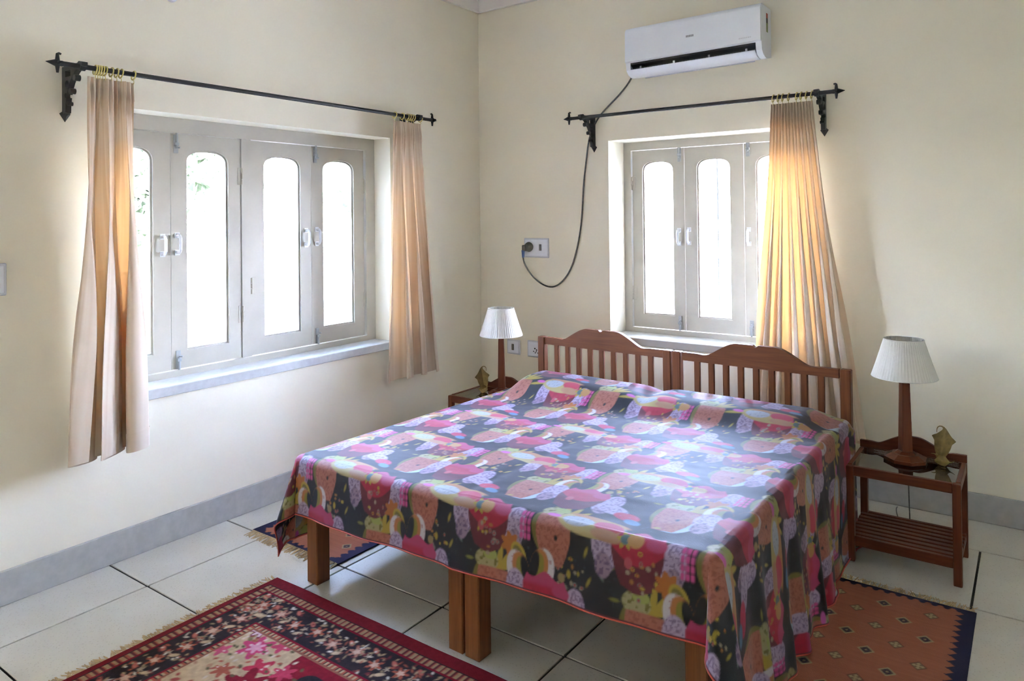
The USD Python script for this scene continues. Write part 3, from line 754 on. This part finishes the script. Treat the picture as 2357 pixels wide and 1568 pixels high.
def spray(c, x, y, seed):
    g = np.random.default_rng(seed)
    for k in range(16):
        a, r = g.uniform(0, 2 * PI), 0.075 * math.sqrt(g.uniform())
        px, py = x + 0.8 * r * math.cos(a), y + r * math.sin(a)
        q = g.uniform()
        c.ell(px, py, g.uniform(0.004, 0.009), g.uniform(0.004, 0.009), [(0.50, 0.22, 0.05), (0.45, 0.36, 0.24), (0.55, 0.40, 0.05), (0.30, 0.28, 0.24)][int(q * 4)])
        if q > 0.6:
            c.ell(px, py, 0.004, 0.004, (0.45, 0.05, 0.03))

def checks(c, x, y):
    for i in range(3):
        for j in range(4):
            c.ell(x + (i - 1) * 0.016, y + (j - 1.5) * 0.025, 0.0062, 0.0105, (0.74, 0.09, 0.32), 0, 4)

# flat cloth, bed axes: x across from the joint, y from the foot towards the head
CL, CR, CF, CH = -1.37, 1.595, -0.290, 1.82
cv = Canvas(CL, CR, CF, CH, 0.0046, (0.0115, 0.0120, 0.0140))
nz = meshkit.noise(np.stack([cv.X.ravel() / 0.012, cv.Y.ravel() / 0.012, np.full(cv.X.size, 1.5)], 1)).reshape(cv.X.shape)
cv.c += (np.clip((nz - 0.66) * 5, 0, 1)[..., None]) * np.array([0.035, 0.045, 0.05])
PX, PY = 0.596, 0.480
for j in range(-1, 5):
    for i in range(-4, 5):
        ax, ay = -0.178 + PX * i, 0.165 + PY * j       # the trailing red motif of this repeat
        if j == 2:
            ax -= 0.05
        elif j == 3:
            ax += 0.10
        spray(cv, ax + 0.10, ay + 0.125, 500 + 10 * i + j); spray(cv, ax - 0.235, ay + 0.175, 900 + 7 * i + j)
        checks(cv, ax - 0.085, ay + 0.245)
        pod(cv, ax + 0.150, ay - 0.175)
        papaya(cv, ax + 0.375, ay - 0.005, True)
        papaya(cv, ax + 0.030, ay + 0.235, False)
        for q_ in range(9):
            tx, ty = ax + 0.215 + 0.055 * math.cos(q_ * 2.4), ay + 0.215 + 0.03 * q_ - 0.13
            cv.ell(tx, ty, 0.017, 0.0055, [(0.30, 0.28, 0.06), (0.44, 0.33, 0.05), (0.22, 0.26, 0.22)][q_ % 3], q_ * 1.1)
        pomegranate(cv, ax + 0.345, ay + 0.225, False)
        figs(cv, ax - 0.030 + 0.0, ay + 0.105)
        pomegranate(cv, ax, ay, True)
cv.c = np.maximum(cv.c * 0.54, 0.010)
edge = np.minimum(np.minimum(cv.X - CL, CR - cv.X), cv.Y - CF)
cv.c = np.where((edge < 0.009)[..., None], np.array([0.10, 0.02, 0.025]), cv.c)

XL, YF = -BW - 0.010, -0.014
XR = BW - 0.004 + 0.052 * np.clip(1 - cv.Y / 1.25, 0, 1)      # bed edges
RAD = 0.035
def ztop(x, y):
    base = 0.578 + 0.076 * np.clip((x + BW) / (2 * BW), 0, 1) ** 1.25 * (1 - 0.25 * sstep(y, 0.3, 1.2))
    pil = np.exp(-np.abs((y - 1.56) / 0.20) ** 4)
    side = sstep(BW - np.abs(x), -0.01, 0.16)
    mid = 1 - 0.25 * np.exp(-(x / 0.07) ** 2)
    b = base + np.maximum(0.686 - base, 0) * pil * side * mid
    return b - 0.004 * np.exp(-(x / 0.03) ** 2)
Xf, Yf = cv.X, cv.Y
ox = np.where(Xf > XR, Xf - XR, np.where(Xf < XL, Xf - XL, 0.0)); oy = np.where(Yf < YF, Yf - YF, 0.0)
sx, r_ = np.sign(ox), np.hypot(ox, oy)
bx, by = np.clip(Xf, XL, XR), np.clip(Yf, YF, 5)
phi = np.arctan2(-oy, np.abs(ox) + 1e-9) * (r_ > 0)
right = sx > 0
# angle from the hanging plane: flat drops almost plumb, corners stand out in a fold
c2 = np.sin(2 * phi) ** 2
calm = 1 - 0.9 * sstep(by, 1.15, 1.45)
alpha = 0.012 + 0.04 * calm + np.where(right, 0.30, 0.27) * c2 + 0.10 * c2 * np.sin(6 * phi + 0.8)
psi = np.where(r_ > 0, sstep(phi, 0.12, 1.45) * PI / 2, 0)
arc_l = RAD * PI / 2
over = np.maximum(r_ - arc_l, 0)
# soft vertical waves along the long drop and the foot
wy = np.where((np.abs(ox) > 0) & (oy == 0), 1.0, 0.0)
wave = np.sin(2 * PI * by / 0.235 + 0.6) + 0.6 * np.sin(2 * PI * by / 0.143 + 2.0)
wave = wave * np.exp(-(phi / 0.4) ** 2) * calm * (np.abs(ox) > 0)
foot = (np.sin(2 * PI * bx / 0.62 + 1.0) + 0.5 * np.sin(2 * PI * bx / 0.27)) * np.exp(-((phi - PI / 2) / 0.3) ** 2) * (oy < 0)
outw = RAD * np.sin(np.minimum(r_ / RAD, PI / 2)) + over * np.sin(alpha) + over / 0.6 * 0.017 * wave + over * 0.03 * foot + 0.02 * over * right * calm
down = RAD * (1 - np.cos(np.minimum(r_ / RAD, PI / 2))) + over * np.cos(alpha)
px_ = bx + np.where(sx == 0, 0, sx) * outw * np.cos(psi) * (np.abs(ox) > 0)
py_ = by - outw * np.sin(psi) * (oy < 0)
zt_ = ztop(bx, by)
pz_ = zt_ - down
nzv = meshkit.fbm(np.stack([Xf.ravel() * 3.2, Yf.ravel() * 7.0, np.full(Xf.size, 2.0)], 1), 3).reshape(Xf.shape) - 0.5
pz_ = pz_ + 0.010 * nzv * (r_ == 0)
# at the head the cloth dips behind the pillows
pz_ = pz_ - 0.05 * sstep(by, 1.72, 1.82)
low = np.maximum(0.012 - pz_, 0)              # what would pass the floor spreads outwards on it
pz_ = np.maximum(pz_, 0.012 + 0.012 * np.clip(low * 6, 0, 1) * (0.5 + 0.5 * np.sin(by * 23)))
px_ = px_ + sx * low * 0.7 * np.cos(psi); py_ = py_ - low * 0.7 * np.sin(psi) * (oy < 0)
c_, s_ = math.cos(BR), math.sin(BR)
PW = np.stack([BO[0] + c_ * px_ - s_ * py_, BO[1] + s_ * px_ + c_ * py_, pz_], -1).reshape(-1, 3)
bs = thing("bedspread", "black cotton bedspread printed with red, pink and salmon fruit over both beds", "bedspread", bp(0, 0.9, 0.58))
obj("cloth", trimesh.Trimesh(PW, grid_faces(cv.nx, cv.ny), process=False), "cloth_print", bs, smooth=True, colors=cv.c.reshape(-1, 3))
hem = PW.reshape(cv.nx, cv.ny, 3)
obj("hem", tube(np.concatenate([hem[0, ::-4], hem[::4, 0], hem[-1, ::4]]) , 0.0028, 6), "red_print", bs)

# ------------------------------------------------------------------ bedside tables
NX, NY, NZ = 0.470, 0.365, 0.448
def nightstand(label, x, y):
    t = thing("bedside_table", label, "bedside table", (x, y, 0), group="bedside tables")
    P = lambda m, n, w, **k: obj(n, m.apply_translation((x, y, 0)), w, t, smooth=False, **k)
    L = 0.034
    for a in (-NX / 2, NX / 2 - L):
        for b in (-NY / 2, NY / 2 - L):
            P(cbox((a, b, 0), (a + L, b + L, NZ - 0.002), 0.003), "leg", "dark_wood_z")
    hx, hy = NX / 2, NY / 2
    P(cbox((-hx + L, -hy + 0.002, 0.404), (hx - L, -hy + 0.022, NZ), 0.002), "front_apron", "dark_wood_x")
    P(cbox((-hx + L, hy - 0.022, 0.404), (hx - L, hy - 0.002, NZ), 0.002), "back_apron", "dark_wood_x")
    for a in (-hx + 0.002, hx - 0.022):
        P(cbox((a, -hy + L, 0.404), (a + 0.020, hy - L, NZ), 0.002), "side_apron", "dark_wood_y")
    P(cbox((-hx + 0.022, -hy + 0.022, 0.4395), (hx - 0.022, hy - 0.022, 0.4455), 0.001), "glass_top", "table_glass")
    u = np.linspace(-hx, hx, 80)
    z = 0.480 + 0.052 * (1 - sstep(np.abs(u), 0.02, 0.165)) - 0.004 * sstep(np.abs(u), 0.10, 0.15) * (1 - sstep(np.abs(u), 0.15, 0.19))
    P(axes(extr(Polygon([(-hx, NZ - 0.002), (hx, NZ - 0.002)] + list(zip(u[::-1], z[::-1]))), 0.018), (0, hy - 0.0, 0), (1, 0, 0), (0, 0, 1), (0, -1, 0)), "gallery", "dark_wood_x")
    for b in (-hy + 0.004, hy - 0.026):
        P(cbox((-hx + L, b, 0.075), (hx - L, b + 0.022, 0.120), 0.002), "shelf_rail", "dark_wood_x")
    for a in (-hx + 0.006, hx - 0.024):
        P(cbox((a, -hy + L, 0.080), (a + 0.018, hy - L, 0.108), 0.002), "shelf_bearer", "dark_wood_y")
    for k in range(7):
        b = -hy + 0.034 + k * 0.0435
        P(cbox((-hx + 0.006, b, 0.108), (hx - 0.006, b + 0.028, 0.122), 0.002), "shelf_slat", "dark_wood_x")
    return t
nR = nightstand("reddish wooden bedside table with glass top, right of the beds", 3.134, -0.670)
nL = dup(nR, (0.630, -0.670, 0), "reddish wooden bedside table with glass top, in the corner left of the beds")

# ------------------------------------------------------------------ table lamps
def lamp(label, x, y, z):
    t = thing("table_lamp", label, "lamp", (x, y, z), group="table lamps")
    P = lambda m, n, w, **k: obj(n, m.apply_translation((x, y, z)), w, t, **k)
    def octa(r0, r1, z0, z1):
        a = np.arange(8) * PI / 4 + PI / 8
        return trimesh.convex.convex_hull(np.vstack([np.c_[r0 * np.cos(a), r0 * np.sin(a), 0 * a + z0], np.c_[r1 * np.cos(a), r1 * np.sin(a), 0 * a + z1]]))
    P(cat_([octa(0.098, 0.098, 0.0005, 0.016), octa(0.094, 0.062, 0.016, 0.034), octa(0.050, 0.034, 0.034, 0.046)]), "base", "dark_wood_x", smooth=False)
    def sq(a0, a1, z0, z1):
        return trimesh.convex.convex_hull(np.array([(s * a, q * a, zz) for a, zz in ((a0, z0), (a1, z1)) for s in (-1, 1) for q in (-1, 1)]))
    st = sq(0.0240, 0.0165, 0.044, 0.425)
    st.apply_transform(trimesh.transformations.rotation_matrix(0.55, [0, 0, 1]))
    P(st, "stem", "dark_wood_z", smooth=False)
    P(lathe([(0, 0.425), (0.014, 0.425), (0.016, 0.44), (0.016, 0.475), (0, 0.475)], 16), "bulb_socket", "brass")
    P(lathe([(0, 0.475), (0.012, 0.475), (0.026, 0.505), (0.028, 0.525), (0.018, 0.55), (0, 0.556)], 18), "bulb", "shade_cloth")
    n = 240
    a = np.arange(n) * 2 * PI / n
    rows = []
    for zz, rr in ((0.400, 0.1445), (0.408, 0.1425), (0.46, 0.125), (0.52, 0.106), (0.578, 0.0885), (0.585, 0.0875)):
        k = 0.0016 * np.sin(a * 60) * (0 if zz in (0.400, 0.585) else 1)
        rows.append(np.c_[(rr + k) * np.cos(a), (rr + k) * np.sin(a), 0 * a + zz])
    m = len(rows)
    v = np.vstack(rows + [r * np.array([0.985, 0.985, 1]) for r in rows[::-1]])
    f = []
    for i in range(2 * m):
        for j in range(n):
            p, q, p2, q2 = i * n + j, i * n + (j + 1) % n, ((i + 1) % (2 * m)) * n + j, ((i + 1) % (2 * m)) * n + (j + 1) % n
            f += [[p, q, q2], [p, q2, p2]]
    P(trimesh.Trimesh(v, f, process=False), "shade", "shade_cloth", smooth=40)
    for zz, rr in ((0.402, 0.1445), (0.583, 0.088)):
        P(tube(np.c_[rr * np.cos(a[::4]), rr * np.sin(a[::4]), 0 * a[::4] + zz], 0.0022, 6, closed=True), "shade_trim", "shade_cloth")
    for q in range(3):
        b = q * 2 * PI / 3 + 0.4
        P(tube([(0.014 * math.cos(b), 0.014 * math.sin(b), 0.470), (0.087 * math.cos(b), 0.087 * math.sin(b), 0.583)], 0.0016, 6), "shade_spider", "steel")
    return t
TZ = 0.446
lR = lamp("white pleated table lamp on the right bedside table, dark wooden stem", 3.121, -0.610, TZ)
lL = dup(lR, (0.690, -0.640, TZ), "white pleated table lamp in the corner left of the beds, half sunlit shade")
lc = thing("lamp_cord", "thin dark cord hanging behind the right bedside table to the floor", "cord", (3.11, -0.46, 0))
obj("cable", tube(spline([(3.118, -0.5105, 0.452), (3.117, -0.5085, 0.475), (3.116, -0.500, 0.530), (3.115, -0.482, 0.548), (3.113, -0.468, 0.52), (3.112, -0.463, 0.44), (3.112, -0.460, 0.30), (3.114, -0.455, 0.15), (3.110, -0.44, 0.04), (3.09, -0.38, 0.006), (3.03, -0.22, 0.005), (3.0, -0.05, 0.005)], 60), 0.0028, 7), "cord_grey", lc)

# ------------------------------------------------------------------ leaf ornaments
def leaf_ornament(label, x, y, z):
    t = thing("leaf_ornament", label, "ornament", (x, y, z), group="leaf ornaments")
    def blade(L, W, fold, curl, bend, n=26, m=11, notch=0.16):
        tt = np.linspace(0, 1, n)
        w = W * (np.sin(PI * tt ** 0.80) ** 0.9) * (1 - 0.88 * sstep(tt, 0.50, 0.80)) + W * notch * np.exp(-((tt - 0.48) / 0.05) ** 2)
        w[-1] = 0
        ang = bend + curl * sstep(tt, 0.66, 1.0)
        ds = L / (n - 1)
        cx = np.concatenate([[0], np.cumsum(np.sin(ang[1:]) * ds)]); cz = np.concatenate([[0], np.cumsum(np.cos(ang[1:]) * ds)])
        s = np.linspace(-1, 1, m)
        V = np.zeros((n, m, 3))
        V[..., 0] = cx[:, None] + 0 * s
        V[..., 1] = w[:, None] * np.abs(s) * math.sin(fold) + 0.02 * W * np.sin(9 * tt)[:, None] * np.abs(s)
        V[..., 0] += (w[:, None] * s * math.cos(fold)) * np.cos(ang)[:, None]
        V[..., 2] = cz[:, None] - (w[:, None] * s * math.cos(fold)) * np.sin(ang)[:, None]
        a = V.reshape(-1, 3)
        sh = trimesh.Trimesh(a, grid_faces(n, m), process=False)
        nn = sh.vertex_normals
        k = len(a)
        f = grid_faces(n, m)
        return trimesh.Trimesh(np.vstack([a + nn * 0.0012, a - nn * 0.0012]), np.vstack([f, f[:, ::-1] + k]), process=False)
    o = np.array([x, y, z])
    obj("leaf_blade", blade(0.215, 0.040, 0.45, -3.3, 0.16, notch=0.42).apply_translation(o + [-0.008, 0, 0.016]), "leaf_brass", t, smooth=50)
    b2 = blade(0.085, 0.026, 0.5, -0.6, 0.2)
    b2.apply_transform(trimesh.transformations.rotation_matrix(1.35, [0, 1, 0])); b2.apply_translation(o + [-0.028, -0.022, 0.020])
    obj("leaf_foot", b2, "leaf_brass", t, smooth=50)
    b3 = blade(0.070, 0.022, 0.5, -0.6, 0.2)
    b3.apply_transform(trimesh.transformations.rotation_matrix(-1.3, [0, 1, 0])); b3.apply_translation(o + [0.020, 0.004, 0.020])
    obj("leaf_foot", b3, "leaf_brass", t, smooth=50)
    obj("stalk", tube(spline([(x - 0.02, y, z + 0.003), (x - 0.006, y, z + 0.012), (x + 0.004, y, z + 0.03)], 8), 0.0035, 8), "leaf_brass", t)
    return t
oR = leaf_ornament("curled olive-brown leaf ornament beside the right lamp's base", 3.272, -0.590, TZ)
oL = dup(oR, (0.555, -0.665, TZ), "curled olive-brown leaf ornament beside the left lamp, in the room corner", rz=215.0)

# ------------------------------------------------------------------ rugs
def slab(cv, z, thick):
    """A woven rug: painted top, sides and underside from the canvas grid."""
    n = cv.X.size
    g = meshkit.noise(np.stack([cv.X.ravel() * 4, cv.Y.ravel() * 4, np.full(n, 3.0)], 1)).reshape(cv.X.shape)
    Z = z + thick + 0.0035 * (g - 0.3)
    top = np.stack([cv.X, cv.Y, Z], -1).reshape(-1, 3)
    low = top.copy(); low[:, 2] = z
    F = grid_faces(cv.nx, cv.ny)
    idx = np.arange(n).reshape(cv.nx, cv.ny)
    loop = np.concatenate([idx[:, 0], idx[-1, 1:], idx[-2::-1, -1], idx[0, -2:0:-1]])
    side = [[loop[k], loop[k] + n, loop[(k + 1) % len(loop)] + n] for k in range(len(loop))] + [[loop[k], loop[(k + 1) % len(loop)] + n, loop[(k + 1) % len(loop)]] for k in range(len(loop))]
    return trimesh.Trimesh(np.vstack([top, low]), np.vstack([F, F[:, ::-1] + n, np.array(side)]), process=False), np.vstack([cv.c.reshape(-1, 3)] * 2)

def fringe(p0, p1, out, n, length, seed):
    g = np.random.default_rng(seed)
    ms = []
    for k in range(n):
        b = np.array(p0) + (np.array(p1) - np.array(p0)) * (k + 0.5) / n
        e = b + np.array(out) * length * g.uniform(0.75, 1.15) + np.array([out[1], out[0], 0]) * g.uniform(-0.5, 0.5) * length
        ms.append(tube([b + [0, 0, 0.006], (b + e) / 2 + [0, 0, 0.003], e + [0, 0, -0.0005 ]], [0.0028, 0.0024, 0.0018], 5))
    return cat_(ms)

TERRA, NAVY, TAN = (0.36, 0.138, 0.086), (0.030, 0.028, 0.062), (0.42, 0.33, 0.19)
def dhurrie(label, x0, x1, y0, y1, cx0, cy0):
    cv = Canvas(x0, x1, y0, y1, 0.0045, TERRA)
    nz = meshkit.noise(np.stack([cv.X.ravel() / 0.1, cv.Y.ravel() / 0.006, np.full(cv.X.size, 0.5)], 1)).reshape(cv.X.shape)
    cv.c = cv.c * (0.88 + 0.24 * nz[..., None])
    S = 0.0225
    for j in range(-30, 31):
        for i in range(-16, 17):
            x, y = cx0 + 0.1735 * i + (0.0868 if j % 2 else 0), cy0 - 0.0982 * j
            if not (x0 + 0.08 < x < x1 - 0.08 and y0 + 0.07 < y < y1 - 0.07):
                continue
            dark = (i + j // 2) % 2 == 0
            cv.put(x, y, 0.05, lambda u, v: 0.030 - (np.abs(u) + np.abs(v) * 1.0), (0.16, 0.085, 0.06) if not dark else TAN)
            cv.put(x, y, 0.05, lambda u, v: 0.022 - (np.abs(u) + np.abs(v)), TAN if not dark else (0.09, 0.06, 0.06))
            for a, b in ((-1, -1), (-1, 1), (1, -1), (1, 1)):
                cv.ell(x + a * 0.0075, y + b * 0.0075, 0.0042, 0.0042, NAVY if dark else (0.16, 0.10, 0.07))
            cv.ell(x, y, 0.0035, 0.0035, TAN)
    tri = lambda s: np.abs(((s / 0.045) % 1.0) - 0.5) * 2
    step = lambda q: np.floor(q * 4) / 4
    dx = np.minimum(cv.X - x0, x1 - cv.X); dy = np.minimum(cv.Y - y0, y1 - cv.Y)
    navy = (dx < 0.042 + 0.026 * tri(cv.Y)) | (dy < 0.016 + 0.022 * step(tri(cv.X)))
    cv.c[navy] = NAVY
    t = thing("cotton_rug", label, "rug", ((x0 + x1) / 2, (y0 + y1) / 2, 0), group="terracotta cotton rugs")
    m, c = slab(cv, 0.001, 0.006)
    obj("weave", m, "rug_pile", t, smooth=35 and False, colors=c)
    for y, o in ((y1, 1), (y0, -1)):
        k = obj("fringe", fringe((x0 + 0.004, y, 0.001), (x1 - 0.004, y, 0.001), (0, o, 0), 110, 0.055, 3), "fringe_yarn", t, kind="stuff")
dhurrie("terracotta cotton rug with diamond motifs on the floor right of the beds", 2.755, 3.433, -2.28, -1.058, 3.110, -1.185)
dhurrie("terracotta cotton rug with navy zigzag border, half under the left bed", 0.250, 0.925, -2.234, -1.03, 0.817, -2.089)

# knotted carpet with a floral border
QX0, QX1, QY0, QY1 = 0.800, 2.72, -3.74, -2.478
cp = Canvas(QX0, QX1, QY0, QY1, 0.0050, (0.47, 0.34, 0.20))
g = np.random.default_rng(11)
BEIGE, BLK, CRED, RUST = (0.40, 0.28, 0.16), (0.022, 0.018, 0.020), (0.20, 0.010, 0.020), (0.33, 0.085, 0.048)
for k in range(520):
    x, y = g.uniform(QX0, QX1), g.uniform(QY0, QY1)
    cp.ell(x, y, g.uniform(0.006, 0.020), g.uniform(0.005, 0.012), [(0.36, 0.20, 0.12), RUST, (0.20, 0.15, 0.07), (0.30, 0.06, 0.05), (0.52, 0.42, 0.30)][k % 5], g.uniform(0, PI))
MX, MY = (QX0 + QX1) / 2, (QY0 + QY1) / 2
cp.flower(MX, MY, 0.50, 8, CRED, 0.12); cp.flower(MX, MY, 0.36, 8, BLK, 0.12); cp.flower(MX, MY, 0.30, 8, CRED, 0.14)
for sx_, sy_ in ((1, 1), (1, -1), (-1, 1), (-1, -1)):       # corner sprays in pink and red
    x0_, y0_ = (QX0 + 0.42, QX1 - 0.42)[sx_ < 0], (QY0 + 0.40, QY1 - 0.40)[sy_ < 0]
    for dx_, dy_, r, n, c in ((-0.02, -0.02, 0.075, 6, (0.50, 0.05, 0.13)), (0.10, 0.05, 0.06, 5, (0.42, 0.03, 0.06)), (-0.10, -0.10, 0.055, 7, (0.18, 0.02, 0.05)), (-0.10, -0.10, 0.040, 7, (0.60, 0.42, 0.44)),
                              (-0.02, -0.02, 0.038, 6, (0.62, 0.30, 0.36)), (0.06, -0.08, 0.045, 5, (0.46, 0.05, 0.10)), (-0.12, 0.06, 0.04, 5, (0.50, 0.08, 0.14)), (0.14, 0.14, 0.10, 6, CRED), (0.0, 0.13, 0.045, 6, RUST),
                              (0.20, 0.02, 0.05, 6, (0.45, 0.04, 0.08))):
        cp.flower(x0_ + dx_ * sx_, y0_ + dy_ * sy_, r, n, speck(c, (0.62, 0.5, 0.42), 0.016, 0.72, n), 0.25)
        for q in range(7):
            a = q * 0.9
            cp.ell(x0_ + (dx_ + (r + 0.015) * math.cos(a)) * sx_, y0_ + (dy_ + (r + 0.015) * math.sin(a)) * sy_, 0.010, 0.006, [(0.10, 0.09, 0.04), RUST, (0.58, 0.46, 0.34)][q % 3], a)
EX = np.minimum(cp.X - QX0, QX1 - cp.X) - 0.016       # woven ends
EY = np.minimum(cp.Y - QY0, QY1 - cp.Y) - 0.046       # wide red selvage
E_ = np.minimum(EX, EY)
nx_ = np.where(EX < EY, cp.Y, cp.X)
def band(lo, hi, col):
    k = (E_ >= lo) & (E_ < hi)
    cp.c[k] = col if not callable(col) else col(k)
def dash(p, a, b, c3):
    def f(k):
        q = (nx_[k] / p) % 1.0
        out = np.where((q < 0.45)[:, None], np.array(a), np.array(b))
        return np.where((q > 0.8)[:, None], np.array(c3), out)
    return f
band(0.258, 0.266, (0.25, 0.10, 0.06)); band(0.238, 0.258, dash(0.022, BEIGE, RUST, BLK)); band(0.228, 0.238, CRED)
band(0.062, 0.228, (0.030, 0.020, 0.022))
border = (E_ >= 0.062) & (E_ < 0.228)
keep = cp.c.copy()
L_ = [("x", QY1 - 0.046, -1, QX0, QX1), ("x", QY0 + 0.046, 1, QX0, QX1), ("y", QX0 + 0.016, 1, QY0, QY1), ("y", QX1 - 0.016, -1, QY0, QY1)]
for kind, e, s, a0, a1 in L_:
    for q in np.arange(a0 + 0.05, a1, 0.115):
        w = 0.145 + 0.014 * math.sin(q * 27)
        P2 = (lambda t, d: (q + t, e + s * d)) if kind == "x" else (lambda t, d: (e + s * d, q + t))
        for m_ in range(26):
            t_, d_ = g.uniform(-0.06, 0.06), g.uniform(0.07, 0.222)
            cp.ell(*P2(t_, d_), g.uniform(0.005, 0.012), g.uniform(0.003, 0.006), [BEIGE, RUST, (0.16, 0.03, 0.03), (0.60, 0.52, 0.42), (0.30, 0.22, 0.12)][m_ % 5], g.uniform(0, PI))
        cp.flower(*P2(0, w), 0.036, 6, RUST if int(q * 100) % 2 else (0.36, 0.16, 0.11), 0.3, g.uniform(0, 1)); cp.flower(*P2(0, w), 0.018, 5, (0.55, 0.36, 0.26), 0.2)
        cp.ell(*P2(0.057, w + 0.03), 0.020, 0.010, (0.50, 0.36, 0.22), 0.7); cp.ell(*P2(0.057, w - 0.045), 0.019, 0.009, (0.45, 0.13, 0.09), -0.6)
        cp.flower(*P2(0.057, w - 0.005), 0.015, 5, (0.36, 0.27, 0.19), 0.3)
cp.c = np.where(border[..., None], cp.c, keep)
band(0.052, 0.062, CRED); band(0.018, 0.052, dash(0.027, (0.34, 0.22, 0.12), (0.12, 0.03, 0.03), (0.33, 0.10, 0.06))); band(0.010, 0.018, BLK); band(-1, 0.010, (0.175, 0.013, 0.019))
nzc = meshkit.noise(np.stack([cp.X.ravel() / 0.011, cp.Y.ravel() / 0.011, np.full(cp.X.size, 0.5)], 1)).reshape(cp.X.shape)[..., None]
cp.c = cp.c * (0.75 + 0.5 * nzc)
kr = thing("patterned_carpet", "dark red knotted carpet with a black floral border at the foot of the beds", "carpet", (MX, MY, 0))
m, c = slab(cp, 0.001, 0.009)
obj("pile", m, "rug_pile", kr, smooth=False, colors=c)
obj("fringe", fringe((QX0, QY0 + 0.01, 0.001), (QX0, QY1 - 0.01, 0.001), (-1, 0, 0), 210, 0.055, 5), "fringe_yarn", kr, kind="stuff")
obj("fringe", fringe((QX1, QY0 + 0.01, 0.001), (QX1, QY1 - 0.01, 0.001), (1, 0, 0), 210, 0.055, 6), "fringe_yarn", kr, kind="stuff")
